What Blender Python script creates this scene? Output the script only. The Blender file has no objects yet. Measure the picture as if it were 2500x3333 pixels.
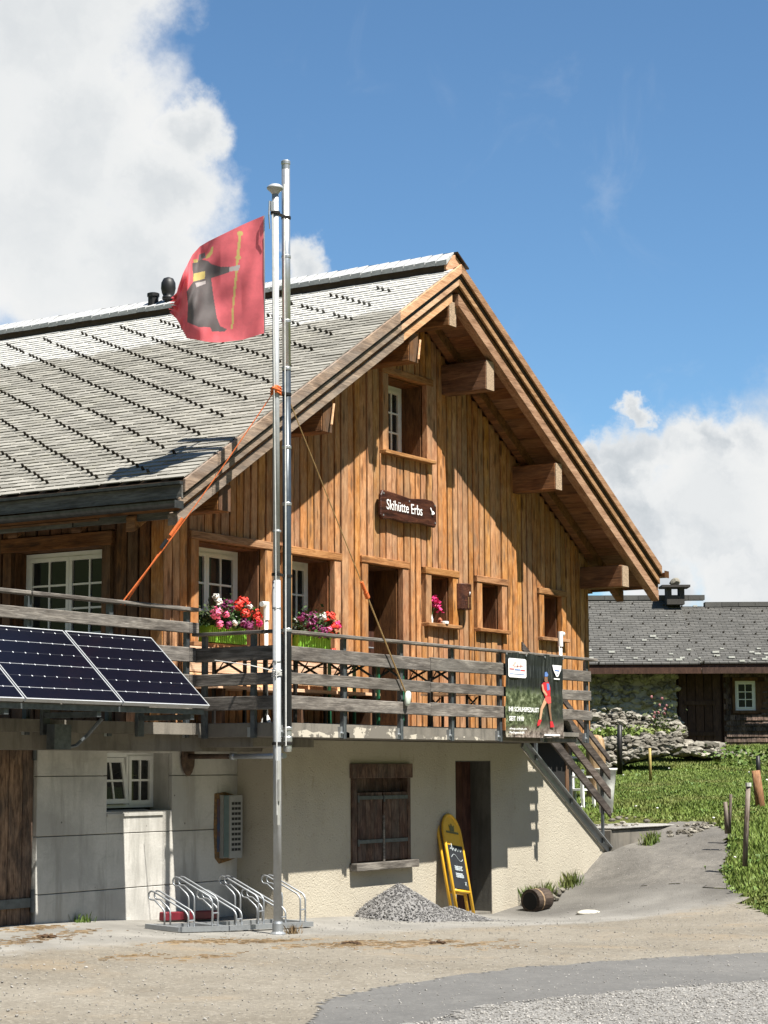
import bpy, math, random
import numpy as np
from mathutils import Vector, Matrix
random.seed(7)
rnd = random.random
def U(a, b): return a + (b - a) * random.random()
SC = bpy.context.scene
COL = SC.collection

# ------------------------------------------------------------------ camera (solved from the photo's vanishing points)
F_PX, YAW, PITCH, ROLL = 6692.469, .568223256, .124783657, -.0048061974
EYE = 1.65
FW = np.array([math.cos(YAW)*math.cos(PITCH), math.sin(YAW)*math.cos(PITCH), math.sin(PITCH)])
_r = np.array([math.sin(YAW), -math.cos(YAW), 0]); _u = np.cross(_r, FW)
RT = math.cos(ROLL)*_r + math.sin(ROLL)*_u
UP = -math.sin(ROLL)*_r + math.cos(ROLL)*_u
CAM = np.array([0, 0, EYE])
FH = np.array([math.cos(YAW), math.sin(YAW), 0.0]); RH = _r
def ray(x, y): return FW + RT*(x-1250)/F_PX - UP*(y-1666.5)/F_PX
def on(x, y, ax, val):
    a = 'xyz'.index(ax); d = ray(x, y)
    return CAM + d*((val-CAM[a])/d[a])
def vp(x, y, hd):                      # on the upright plane square to the view at horizontal distance hd
    d = ray(x, y); return CAM + d*(hd/(d@FH))
cd = bpy.data.cameras.new('camera'); cam = bpy.data.objects.new('camera', cd); COL.objects.link(cam)
cd.sensor_fit = 'VERTICAL'; cd.sensor_height = 24.0; cd.lens = F_PX/3333*24.0
cd.clip_start = .1; cd.clip_end = 3000
cam.matrix_world = Matrix([[RT[0], UP[0], -FW[0], CAM[0]], [RT[1], UP[1], -FW[1], CAM[1]], [RT[2], UP[2], -FW[2], CAM[2]], [0, 0, 0, 1]])
SC.camera = cam

# ------------------------------------------------------------------ exposure, sun, sky
SC.view_settings.view_transform = 'Standard'; SC.view_settings.look = 'None'
SC.view_settings.exposure = 1.22; SC.view_settings.gamma = 1.0; SC.view_settings.use_curve_mapping = False
SUN = Vector((-.16, -1.0, 1.8)).normalized()
sl = bpy.data.lights.new('sun', 'SUN'); sl.energy = 5.0; sl.angle = math.radians(.53); sl.color = (1, .955, .87)
so = bpy.data.objects.new('sun', sl); COL.objects.link(so); so.rotation_euler = SUN.to_track_quat('Z', 'Y').to_euler()
so.location = (0, -20, 30)
W = bpy.data.worlds.new('World'); SC.world = W; W.use_nodes = True
SC.cycles.max_bounces = 6; SC.cycles.diffuse_bounces = 3; SC.cycles.glossy_bounces = 3; SC.cycles.transparent_max_bounces = 8

class NT:                              # short hand for building node trees
    def __init__(s, tree): s.t = tree; s.n = tree.nodes; s.l = tree.links
    def node(s, typ, **kw):
        n = s.n.new(typ)
        for k, v in kw.items(): setattr(n, k, v)
        return n
    def put(s, sock, v):
        if v is None: return
        if hasattr(v, 'is_output') or isinstance(v, bpy.types.NodeSocket): s.l.new(v, sock)
        else:
            if isinstance(v, (tuple, list)) and len(v) == 3 and sock.type == 'RGBA': v = (*v, 1)
            sock.default_value = v
    def math(s, op, a, b=None, c=None, clamp=False):
        n = s.node('ShaderNodeMath', operation=op, use_clamp=clamp)
        for i, v in enumerate((a, b, c)): s.put(n.inputs[i], v)
        return n.outputs[0]
    def vmath(s, op, a, b=None, out=0):
        n = s.node('ShaderNodeVectorMath', operation=op)
        s.put(n.inputs[0], a)
        if b is not None:
            if op == 'SCALE': s.put(n.inputs['Scale'], b)
            else: s.put(n.inputs[1], b)
        return n.outputs['Value'] if op in ('LENGTH', 'DISTANCE', 'DOT_PRODUCT') else n.outputs[0]
    def mix(s, f, a, b, blend='MIX'):
        n = s.node('ShaderNodeMix', data_type='RGBA', blend_type=blend)
        s.put(n.inputs[0], f); s.put(n.inputs[6], a); s.put(n.inputs[7], b)
        return n.outputs[2]
    def ramp(s, f, stops, interp='LINEAR'):
        n = s.node('ShaderNodeValToRGB'); r = n.color_ramp; r.interpolation = interp
        while len(r.elements) < len(stops): r.elements.new(.5)
        for e, (p, c) in zip(r.elements, stops):
            e.position = p; e.color = (*c, 1) if isinstance(c, tuple) else (c, c, c, 1)
        s.put(n.inputs[0], f); return n.outputs[0]
    def step(s, f, a, b, lo=0., hi=1., smooth=True):
        n = s.node('ShaderNodeMapRange', interpolation_type='SMOOTHSTEP' if smooth else 'LINEAR')
        for i, v in enumerate((f, a, b, lo, hi)): s.put(n.inputs[i], v)
        return n.outputs[0]
    def noise(s, vec, scale, detail=4, rough=.55, dist=0., col=False):
        n = s.node('ShaderNodeTexNoise')
        s.put(n.inputs['Vector'], vec)
        for k, v in (('Scale', scale), ('Detail', detail), ('Roughness', rough), ('Distortion', dist)): s.put(n.inputs[k], v)
        return n.outputs['Color' if col else 'Fac']
    def voro(s, vec, scale, feat='F1', out='Distance', rnd_=1.):
        n = s.node('ShaderNodeTexVoronoi', feature=feat)
        s.put(n.inputs['Vector'], vec); s.put(n.inputs['Scale'], scale)
        if 'Randomness' in n.inputs: s.put(n.inputs['Randomness'], rnd_)
        return n.outputs[out]
    def scalev(s, vec, xyz):
        n = s.node('ShaderNodeVectorMath', operation='MULTIPLY'); s.put(n.inputs[0], vec); s.put(n.inputs[1], xyz); return n.outputs[0]

# sky: Nishita air plus clouds fixed in direction space
w = NT(W.node_tree)
for n in list(w.n): w.n.remove(n)
sky = w.node('ShaderNodeTexSky', sky_type='NISHITA', sun_disc=False, sun_elevation=math.asin(SUN.z), sun_rotation=math.atan2(SUN.x, SUN.y),
             altitude=1500, air_density=1.0, dust_density=.3, ozone_density=2.5)
tc = w.node('ShaderNodeTexCoord'); dirv = tc.outputs['Generated']
BL = [(100, 100, 420), (350, -150, 330), (250, 420, 400), (100, 760, 420), (520, 620, 250), (620, 420, 150), (430, 880, 330), (690, 980, 170), (990, 860, 110), (-300, 500, 700),
      (2330, 1640, 330), (2560, 1500, 260), (2090, 1720, 210), (2060, 1490, 130), (2300, 1440, 120), (2080, 1335, 60), (2500, 1850, 300), (2150, 1900, 180), (2800, 1600, 500), (1950, 1480, 90), (2430, 1430, 150), (2040, 1560, 140), (2190, 1470, 130)]
wob = w.vmath('ADD', dirv, w.vmath('SCALE', w.vmath('SUBTRACT', w.noise(dirv, 26, 6, .62, col=True), (.5, .5, .5)), .042))
wob = w.vmath('ADD', wob, w.vmath('SCALE', w.vmath('SUBTRACT', w.noise(dirv, 95, 5, .62, col=True), (.5, .5, .5)), .010))
dens = None; dens_r = None
for i, (x, y, r_) in enumerate(BL):
    c = ray(x, y); c = c/np.linalg.norm(c)
    d = w.vmath('DISTANCE', wob, tuple(float(v) for v in c))
    a = r_/F_PX
    v = w.math('SUBTRACT', 1.0, w.math('DIVIDE', d, a))
    dens = v if dens is None else w.math('SMOOTH_MAX', dens, v, .12)
# fair-weather cloud in the rest of the sky
far = w.math('MULTIPLY', w.math('SUBTRACT', w.noise(dirv, 3.2, 6, .6), .60), 5.0)
inview = w.math('SUBTRACT', 1.0, w.step(w.vmath('DISTANCE', dirv, tuple(float(v) for v in FW)), .36, .6))
far = w.math('SUBTRACT', far, w.math('MULTIPLY', inview, 3.0))
dens = w.math('MAXIMUM', dens, far)
soft = w.math('ADD', dens, w.math('MULTIPLY', w.math('SUBTRACT', w.noise(dirv, 60, 6, .65), .5), .32))
mask = w.step(soft, -.10, .46)
wisp = w.math('MULTIPLY', w.step(w.noise(w.vmath('ADD', dirv, (.3, .1, .7)), 17, 6, .6, .6), .56, .82), .13)
mask = w.math('MAXIMUM', mask, wisp)
# cloud light: bright sunlit heads, greyer bases and hollows
shade = w.noise(w.vmath('ADD', wob, (0, 0, .012)), 18, 5, .55)
lft = w.math('MULTIPLY', w.vmath('DOT_PRODUCT', dirv, tuple(float(-v) for v in RT)), 4.0)
core = w.math('ADD', w.math('MULTIPLY', w.step(dens, .15, .9), .52), w.math('MULTIPLY', w.step(shade, .34, .66), w.math('SUBTRACT', .40, w.math('MULTIPLY', lft, .30))))
core = w.math('ADD', core, 0., clamp=True)
ccol = w.ramp(core, [(.0, (.80, .80, .79)), (.45, (.72, .735, .74)), (.8, (.58, .61, .635)), (1., (.50, .535, .565))])
bg1 = w.node('ShaderNodeBackground'); w.put(bg1.inputs[1], .058)
tint = w.mix(1.0, sky.outputs[0], (.80, 1.03, 1.10), 'MULTIPLY'); w.put(bg1.inputs[0], tint)
bg2 = w.node('ShaderNodeBackground'); w.put(bg2.inputs[1], .50); w.put(bg2.inputs[0], ccol)
ms = w.node('ShaderNodeMixShader'); w.put(ms.inputs[0], mask); w.l.new(bg1.outputs[0], ms.inputs[1]); w.l.new(bg2.outputs[0], ms.inputs[2])
wo = w.node('ShaderNodeOutputWorld'); w.l.new(ms.outputs[0], wo.inputs[0])

# ------------------------------------------------------------------ mesh builder and scene helpers
class MB:
    def __init__(s, o=(0, 0, 0), u=(1, 0, 0), n=(0, 1, 0)):
        s.v = []; s.f = []; s.m = []; s.o = Vector(o); s.u = Vector(u).normalized(); s.n = Vector(n).normalized(); s.z = s.u.cross(s.n)
        if s.z.z < 0: s.z = -s.z
        s.mi = 0
    def P(s, a, b, c): return s.o + s.u*a + s.n*b + s.z*c
    def face(s, pts):
        k = len(s.v); s.v += [tuple(p) for p in pts]; s.f.append(tuple(range(k, k+len(pts)))); s.m.append(s.mi)
    def hexa(s, p):                     # 8 points: bottom ring 0-3, top ring 4-7
        k = len(s.v); s.v += [tuple(q) for q in p]
        for f in ((3, 2, 1, 0), (4, 5, 6, 7), (0, 1, 5, 4), (1, 2, 6, 5), (2, 3, 7, 6), (3, 0, 4, 7)):
            s.f.append(tuple(k+i for i in f)); s.m.append(s.mi)
    def box(s, a0, a1, b0, b1, c0, c1):
        P = s.P
        s.hexa([P(a0, b0, c0), P(a1, b0, c0), P(a1, b1, c0), P(a0, b1, c0), P(a0, b0, c1), P(a1, b0, c1), P(a1, b1, c1), P(a0, b1, c1)])
    def prism(s, poly, off):            # poly of 3D points pushed along off
        off = Vector(off); n = len(poly); k = len(s.v)
        s.v += [tuple(p) for p in poly] + [tuple(Vector(p)+off) for p in poly]
        s.f.append(tuple(range(k, k+n))); s.f.append(tuple(range(k+2*n-1, k+n-1, -1))); s.m += [s.mi]*2
        for i in range(n):
            j = (i+1) % n; s.f.append((k+i, k+n+i, k+n+j, k+j)); s.m.append(s.mi)
    def beam(s, p, q, wd, ht, up=(0, 0, 1)):  # bar from p to q, width wd, height ht
        p, q = Vector(p), Vector(q); d = (q-p).normalized(); up = Vector(up)
        sd = d.cross(up)
        if sd.length < 1e-4: sd = Vector((1, 0, 0))
        sd.normalize(); up = sd.cross(d).normalized(); a = sd*wd/2; b = up*ht/2
        s.hexa([p-a-b, p+a-b, p+a+b, p-a+b, q-a-b, q+a-b, q+a+b, q-a+b])
    def tube(s, pts, r, n=8, closed=False, rs=None):
        pts = [Vector(p) for p in pts]; N = len(pts); k = len(s.v); prev = None
        for i, p in enumerate(pts):
            if closed: d = pts[(i+1) % N]-pts[i-1]
            else: d = pts[min(i+1, N-1)]-pts[max(i-1, 0)]
            d.normalize()
            if prev is None:
                a = d.cross(Vector((0, 0, 1)))
                if a.length < 1e-3: a = d.cross(Vector((0, 1, 0)))
            else: a = prev - d*prev.dot(d)
            a.normalize(); prev = a; b = d.cross(a); rr = rs[i] if rs else r
            for j in range(n):
                t = 2*math.pi*j/n; s.v.append(tuple(p+a*math.cos(t)*rr+b*math.sin(t)*rr))
        M = N if closed else N-1
        for i in range(M):
            for j in range(n):
                i2 = (i+1) % N; j2 = (j+1) % n
                s.f.append((k+i*n+j, k+i*n+j2, k+i2*n+j2, k+i2*n+j)); s.m.append(s.mi)
        if not closed:
            s.f.append(tuple(k+j for j in range(n-1, -1, -1))); s.f.append(tuple(k+(N-1)*n+j for j in range(n))); s.m += [s.mi]*2
    def lathe(s, c, prof, n=16):
        c = Vector(c); k = len(s.v)
        for r, z in prof:
            for j in range(n):
                t = 2*math.pi*j/n; s.v.append((c.x+r*math.cos(t), c.y+r*math.sin(t), c.z+z))
        for i in range(len(prof)-1):
            for j in range(n):
                j2 = (j+1) % n; s.f.append((k+i*n+j, k+i*n+j2, k+(i+1)*n+j2, k+(i+1)*n+j)); s.m.append(s.mi)
        s.f.append(tuple(k+j for j in range(n-1, -1, -1))); s.f.append(tuple(k+(len(prof)-1)*n+j for j in range(n))); s.m += [s.mi]*2
    def blob(s, c, r, jit=.25, sub=1):
        V, Fc = ICO[sub]; k = len(s.v); c = Vector(c); q = Matrix.Rotation(U(0, 6.28), 3, 'Z') @ Matrix.Rotation(U(-.4, .4), 3, 'X')
        for p in V:
            j = 1+U(-jit, jit); p = Vector(p)*j; p = Vector((p.x*r[0], p.y*r[1], p.z*r[2])); s.v.append(tuple(c+q@p))
        for f in Fc: s.f.append(tuple(k+i for i in f)); s.m.append(s.mi)
def _ico(sub):
    t = (1+5**.5)/2
    V = [Vector(p).normalized() for p in ((-1, t, 0), (1, t, 0), (-1, -t, 0), (1, -t, 0), (0, -1, t), (0, 1, t), (0, -1, -t), (0, 1, -t), (t, 0, -1), (t, 0, 1), (-t, 0, -1), (-t, 0, 1))]
    Fc = [(0, 11, 5), (0, 5, 1), (0, 1, 7), (0, 7, 10), (0, 10, 11), (1, 5, 9), (5, 11, 4), (11, 10, 2), (10, 7, 6), (7, 1, 8), (3, 9, 4), (3, 4, 2), (3, 2, 6), (3, 6, 8), (3, 8, 9), (4, 9, 5), (2, 4, 11), (6, 2, 10), (8, 6, 7), (9, 8, 1)]
    for _ in range(sub):
        mid = {}; G = []
        def m(a, b):
            k = (min(a, b), max(a, b))
            if k not in mid: mid[k] = len(V); V.append(((V[a]+V[b])/2).normalized())
            return mid[k]
        for a, b, c in Fc:
            x, y, z = m(a, b), m(b, c), m(c, a); G += [(a, x, z), (b, y, x), (c, z, y), (x, y, z)]
        Fc = G
    return V, Fc
ICO = {0: _ico(0), 1: _ico(1), 2: _ico(2)}
NET = {}                               # net world offset of each object
def mesh_of(mb, name, mats, smooth=False):
    me = bpy.data.meshes.new(name); me.from_pydata(mb.v, [], mb.f)
    for m in (mats if isinstance(mats, (list, tuple)) else [mats]): me.materials.append(m)
    if len(me.materials) > 1: me.polygons.foreach_set('material_index', mb.m)
    if smooth: me.polygons.foreach_set('use_smooth', [len(f) <= 4 for f in mb.f])
    me.validate(); me.update(); return me
def tag(o, label=None, cat=None, group=None, kind=None):
    for k, v in (('label', label), ('category', cat), ('group', group), ('kind', kind)):
        if v: o[k] = v
    return o
def build(mb, name, mats, parent=None, smooth=False, bevel=0., label=None, kind=None, me=None, loc=None, rot=None):
    me = me or mesh_of(mb, name, mats, smooth)
    o = bpy.data.objects.new(name, me); COL.objects.link(o)
    net = NET.get(parent.name, Vector((0, 0, 0))) if parent else Vector((0, 0, 0))
    at = Vector(loc) if loc is not None else Vector((0, 0, 0))
    if parent: o.parent = parent
    o.location = at-net; NET[o.name] = at
    if rot is not None: o.rotation_euler = rot
    if bevel:
        b = o.modifiers.new('edge', 'BEVEL'); b.width = bevel; b.segments = 1; b.limit_method = 'ANGLE'; b.angle_limit = math.radians(40)
    if label: o['label'] = label
    if kind: o['kind'] = kind
    return o
def thing(name, label, cat, loc, group=None, kind=None):
    o = bpy.data.objects.new(name, None); COL.objects.link(o); o.location = loc; o.empty_display_size = .1
    NET[o.name] = Vector(loc); tag(o, label, cat, group, kind); return o
def copy_tree(o, parent=None, off=None):
    c = o.copy(); COL.objects.link(c); NET[c.name] = NET[o.name].copy()
    if parent: c.parent = parent
    if off is not None: c.location = o.location+Vector(off); NET[c.name] = NET[c.name]+Vector(off)
    for ch in list(o.children): copy_tree(ch, c)
    return c

# ------------------------------------------------------------------ materials
def newmat(name):
    m = bpy.data.materials.new(name); m.use_nodes = True; t = NT(m.node_tree)
    b = t.n['Principled BSDF']; return m, t, b
def setp(t, b, col=None, rough=None, metal=None, spec=None, bump=None, dist=.01, bstr=1.):
    if col is not None: t.put(b.inputs['Base Color'], col)
    if rough is not None: t.put(b.inputs['Roughness'], rough)
    if metal is not None: t.put(b.inputs['Metallic'], metal)
    if spec is not None: t.put(b.inputs['Specular IOR Level'], spec)
    if bump is not None:
        n = t.node('ShaderNodeBump'); t.put(n.inputs['Height'], bump); t.put(n.inputs['Distance'], dist); t.put(n.inputs['Strength'], bstr)
        t.l.new(n.outputs[0], b.inputs['Normal'])
def ocoord(t, seed=True):
    c = t.node('ShaderNodeTexCoord').outputs['Object']
    if seed:
        r = t.node('ShaderNodeObjectInfo').outputs['Random']
        cmb = t.node('ShaderNodeCombineXYZ'); t.put(cmb.inputs[0], t.math('MULTIPLY', r, 37.)); t.put(cmb.inputs[1], t.math('MULTIPLY', r, 91.)); t.put(cmb.inputs[2], t.math('MULTIPLY', r, 53.))
        return t.vmath('ADD', c, cmb.outputs[0]), r
    return c, None
def rand2(t):
    r = t.node('ShaderNodeObjectInfo').outputs['Random']; g = t.node('ShaderNodeNewGeometry').outputs['Random Per Island']
    return t.math('FRACT', t.math('ADD', r, t.math('MULTIPLY', g, 7.31)))
def m_wood(name, c0, c1, c2, axis='z', knots=.6, rough=.75, vary=.35, grey=None, greyamt=0., scale=1.):
    m, t, b = newmat(name); co, r = ocoord(t)
    k = {'x': (1.8, 24, 24), 'y': (24, 1.8, 24), 'z': (24, 24, 2.6)}[axis]; k = tuple(v*scale for v in k)
    kk = {'x': (.8, 3.4, 3.4), 'y': (3.4, .8, 3.4), 'z': (4.2, 4.2, 2.0)}[axis]
    grain = t.noise(t.scalev(co, k), 1.6, 6, .68, 1.2)
    fine = t.noise(t.scalev(co, tuple(v*4 for v in k)), 1.5, 3, .6)
    broad = t.noise(t.scalev(co, kk), 2.2, 4, .6, .4)
    f = t.math('ADD', t.math('MULTIPLY', grain, .56), t.math('MULTIPLY', broad, .44))
    f = t.math('ADD', f, t.math('MULTIPLY', t.math('SUBTRACT', fine, .5), .16))
    col = t.ramp(f, [(.385, c0), (.5, c1), (.605, c2)])
    rr = r if axis == 'z' and knots > .7 else t.math('FRACT', t.math('ADD', r, t.math('MULTIPLY', t.node('ShaderNodeNewGeometry').outputs['Random Per Island'], 5.7)))
    hs = t.node('ShaderNodeHueSaturation'); t.put(hs.inputs['Value'], t.math('ADD', 1-vary/2, t.math('MULTIPLY', rr, vary)))
    t.put(hs.inputs['Saturation'], t.math('ADD', .9, t.math('MULTIPLY', t.math('FRACT', t.math('MULTIPLY', rr, 7.7)), .2))); t.put(hs.inputs['Hue'], t.math('ADD', .493, t.math('MULTIPLY', t.math('FRACT', t.math('MULTIPLY', rr, 13.3)), .010)))
    t.put(hs.inputs['Color'], col); col = hs.outputs[0]
    if knots:
        ks = {'x': (2.2, 9, 9), 'y': (9, 2.2, 9), 'z': (9, 9, 2.2)}[axis]
        kd = t.voro(t.scalev(co, ks), 1.0); km = t.step(kd, .14, .30, 1., 0.)
        col = t.mix(t.math('MULTIPLY', km, knots), col, tuple(v*.35 for v in c0))
    if grey is not None:
        gm = t.step(t.noise(t.scalev(co, kk), 1.3, 5, .65), .5-.1, .5+.18)
        col = t.mix(t.math('MULTIPLY', gm, greyamt), col, grey)
    setp(t, b, col, rough, spec=.25, bump=t.math('ADD', grain, t.math('MULTIPLY', fine, .6)), dist=.006, bstr=.7)
    return m
def m_plain(name, c, rough=.6, metal=0., var=.12, scale=14., bump=.0, spec=.4, c2=None):
    m, t, b = newmat(name); co, r = ocoord(t)
    n = t.noise(co, scale, 5, .6)
    d = c2 or tuple(v*(1-2*var) for v in c)
    col = t.mix(t.step(n, .3, .7), d, c)
    setp(t, b, col, t.math('ADD', rough-.06, t.math('MULTIPLY', n, .12)), metal, spec, bump=n if bump else None, dist=bump or .01)
    return m
def m_galv(name, c, rough=.42, metal=.75):
    m, t, b = newmat(name); co, r = ocoord(t)
    n = t.voro(co, 38., out='Color'); s = t.node('ShaderNodeSeparateColor'); t.put(s.inputs[0], n)
    n2 = t.noise(co, 6., 5, .6)
    col = t.mix(t.math('MULTIPLY', s.outputs[0], .3), c, tuple(v*.7 for v in c)); col = t.mix(t.step(n2, .45, .8, 0., .35), col, (.30, .29, .27))
    setp(t, b, col, t.math('ADD', rough, t.math('MULTIPLY', n2, .15)), metal)
    return m
M = {}
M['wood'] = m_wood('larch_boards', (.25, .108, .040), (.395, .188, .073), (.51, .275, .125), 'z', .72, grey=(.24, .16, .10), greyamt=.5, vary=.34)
M['wood_dark'] = m_wood('larch_boards_shaded_weathered', (.055, .026, .013), (.105, .05, .023), (.17, .085, .04), 'z', .6, grey=(.12, .085, .06), greyamt=.5)  # eave wall shade is put into this darker larch; weathered beam ends share it
M['wood_x'] = m_wood('larch_casing_level', (.16, .07, .026), (.295, .145, .058), (.41, .22, .10), 'x', .5, vary=.2)
M['wood_y'] = m_wood('larch_beams', (.075, .032, .014), (.16, .07, .028), (.26, .125, .05), 'y', .6, grey=(.2, .13, .08), greyamt=.25)
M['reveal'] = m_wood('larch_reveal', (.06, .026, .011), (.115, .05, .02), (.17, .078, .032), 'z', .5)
M['soffit'] = m_wood('soffit_boards', (.10, .045, .02), (.17, .08, .035), (.24, .12, .055), 'y', .5)
M['endgrain'] = m_plain('beam_end_grain', (.46, .33, .22), .85, var=.3, scale=60, bump=.003)
M['barge_new'] = m_wood('new_barge_board', (.36, .19, .105), (.50, .295, .17), (.60, .385, .24), 'x', .35, vary=.1)
M['barge_right'] = m_wood('brown_barge_board', (.18, .095, .045), (.28, .16, .085), (.38, .235, .135), 'x', .35, vary=.1)
M['barge_old'] = m_wood('weathered_barge_board', (.11, .08, .058), (.20, .148, .108), (.33, .25, .18), 'x', .4, grey=(.22, .195, .175), greyamt=.5)
M['rail'] = m_wood('weathered_grey_boards', (.058, .050, .043), (.122, .108, .094), (.24, .217, .19), 'x', .5, vary=.3, grey=(.14, .133, .124), greyamt=.4)
M['rail_y'] = m_wood('weathered_grey_boards_return', (.055, .048, .042), (.11, .098, .086), (.20, .182, .16), 'y', .5, vary=.3)
M['rail_dark'] = m_wood('dark_stair_boards', (.035, .028, .024), (.07, .056, .047), (.13, .11, .095), 'x', .4)
M['gate'] = m_wood('old_door_boards', (.045, .028, .02), (.155, .097, .063), (.27, .178, .118), 'z', .6, grey=(.05, .042, .038), greyamt=.65)
M['shutter'] = m_wood('old_shutter_boards', (.025, .014, .011), (.06, .03, .021), (.14, .085, .06), 'z', .5, grey=(.2, .17, .14), greyamt=.25)
M['dark_door'] = m_wood('dark_brown_door', (.03, .013, .009), (.055, .023, .015), (.085, .038, .025), 'z', .2)
M['signwood'] = m_wood('dark_stained_sign', (.018, .006, .004), (.05, .016, .009), (.10, .036, .018), 'x', .4, rough=.4)
M['white'] = m_plain('white_window_paint', (.78, .78, .76), .35, var=.04)
M['pvc'] = m_plain('white_plastic', (.82, .82, .80), .3, var=.04)
M['steel'] = m_galv('galvanised_steel', (.40, .42, .44))
M['pole'] = m_galv('aluminium_pole', (.44, .455, .47), .5, .4)
M['flue'] = m_galv('bright_flue', (.55, .56, .57), .3, .8)
M['flue_dark'] = m_plain('slate_blue_flue', (.05, .062, .075), .32, .3, var=.1)
M['post'] = m_plain('grey_steel_post', (.13, .145, .155), .5, .5, var=.2)
M['iron'] = m_plain('black_iron', (.02, .018, .017), .5, .2)
M['green'] = m_plain('green_tube', (.015, .12, .06), .4)
M['lime'] = m_plain('lime_green_plastic', (.20, .43, .05), .35, var=.05)
M['black'] = m_plain('black_rubber', (.015, .015, .016), .5)
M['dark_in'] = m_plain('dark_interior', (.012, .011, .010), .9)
M['yellow'] = m_plain('yellow_paint', (.75, .42, .03), .4, var=.06)
M['teal'] = m_plain('pale_teal_panel', (.17, .24, .24), .5, var=.08)
M['lgrey'] = m_plain('pale_grey_enamel', (.30, .30, .28), .5, var=.05)
M['foam'] = m_plain('brown_mounting_foam', (.24, .13, .05), .9, var=.35, scale=30, bump=.01, c2=(.10, .07, .04))
M['rusty'] = m_plain('rusty_brown', (.11, .07, .048), .8, .1, var=.3)
M['orange'] = m_plain('orange_rope', (.75, .17, .04), .8, var=.2, scale=80)
M['gold'] = m_plain('hemp_rope', (.42, .27, .11), .85, var=.25, scale=80)
M['cord'] = m_plain('thin_white_cord', (.6, .6, .58), .7)
M['redpaint'] = m_plain('dark_red_paint', (.15, .012, .022), .5)
M['bench'] = m_wood('pale_bench_boards', (.42, .24, .13), (.58, .37, .22), (.68, .47, .31), 'x', .3)
M['print_dark'] = m_plain('banner_black', (.02, .021, .024), .45)
M['print_white'] = m_plain('print_white', (.8, .8, .8), .5, var=.02)
M['chalk'] = m_plain('chalk', (.45, .50, .52), .9)
M['slate_board'] = m_plain('chalkboard', (.018, .02, .024), .6)
M['olive'] = m_plain('dull_olive_print', (.16, .15, .05), .6)
M['fabric_red'] = None
# glass: dark panes that mirror the sky
m, t, b = newmat('window_glass'); setp(t, b, (.018, .020, .022), .04, 0, .55); M['glass'] = m
# curtained glass
# concrete with board marks and water stains
def m_concrete(name, c, dark, warm):
    m, t, b = newmat(name); co, _ = ocoord(t, False)
    n1 = t.noise(co, 1.3, 6, .65, .3); n2 = t.noise(t.scalev(co, (3, 3, .5)), 1.4, 6, .65); n3 = t.noise(co, 40, 4, .6)
    pit = t.step(t.voro(co, 3.1), .018, .045, 1., 0.)
    n5 = t.noise(t.scalev(co, (1.2, 1.2, 5)), 2.1, 6, .7, .5); col = t.mix(t.step(n1, .40, .62), c, tuple(v*.74 for v in c)); col = t.mix(t.step(n2, .47, .64, 0., .85), col, dark); col = t.mix(t.step(n5, .56, .70, 0., .5), col, tuple(v*.62 for v in c))
    col = t.mix(t.step(t.noise(co, .9, 4, .6), .5, .75, 0., .35), col, warm)
    col = t.mix(t.math('MULTIPLY', pit, .8), col, (.05, .045, .04)); col = t.mix(t.math('MULTIPLY', t.step(n3, .35, .65), .25), col, tuple(v*.7 for v in c))
    setp(t, b, col, .9, spec=.2, bump=t.math('ADD', n3, n1), dist=.0025); return m
M['concrete'] = m_concrete('cast_concrete', (.51, .495, .46), (.30, .29, .265), (.42, .375, .29))
M['slab'] = m_concrete('deck_concrete', (.20, .182, .156), (.09, .085, .074), (.22, .19, .147))
M['darkconc'] = m_concrete('dark_concrete', (.12, .115, .10), (.06, .056, .05), (.13, .11, .085))
# beige roughcast with stains
m, t, b = newmat('beige_roughcast'); co, _ = ocoord(t, False)
n1 = t.noise(co, 55, 4, .65); n2 = t.noise(co, 1.1, 6, .65, .4); n3 = t.noise(t.scalev(co, (2.5, 2.5, 1)), 3, 6, .7)
sp = t.step(t.voro(co, 14.), .10, .2, 1., 0.)
col = t.mix(t.step(n2, .4, .7, 0., .6), (.435, .395, .318), (.36, .322, .258)); col = t.mix(t.step(n3, .6, .74, 0., .55), col, (.27, .225, .155))
sepz = t.node('ShaderNodeSeparateXYZ'); t.put(sepz.inputs[0], co)
damp = t.math('MULTIPLY', t.step(t.math('ADD', sepz.outputs[2], t.math('MULTIPLY', n3, .5)), .05, .42, 1., 0.), .45)
col = t.mix(t.math('MULTIPLY', sp, t.math('MULTIPLY', n3, .5)), col, (.30, .24, .17)); col = t.mix(t.math('MULTIPLY', damp, t.step(n3, .42, .6)), col, (.36, .31, .24))
setp(t, b, col, .95, spec=.15, bump=t.math('ADD', n1, t.math('MULTIPLY', sp, -.3)), dist=.012); M['plaster'] = m
# peeled paint patches on the deck edge
m, t, b = newmat('flaked_white_paint'); co, _ = ocoord(t, False)
pm = t.step(t.noise(co, 4.5, 7, .68), .50, .53)
setp(t, b, t.mix(pm, (.16, .146, .125), (.46, .42, .35)), .9, spec=.2, bump=pm, dist=.003); M['flaked'] = m
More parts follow.
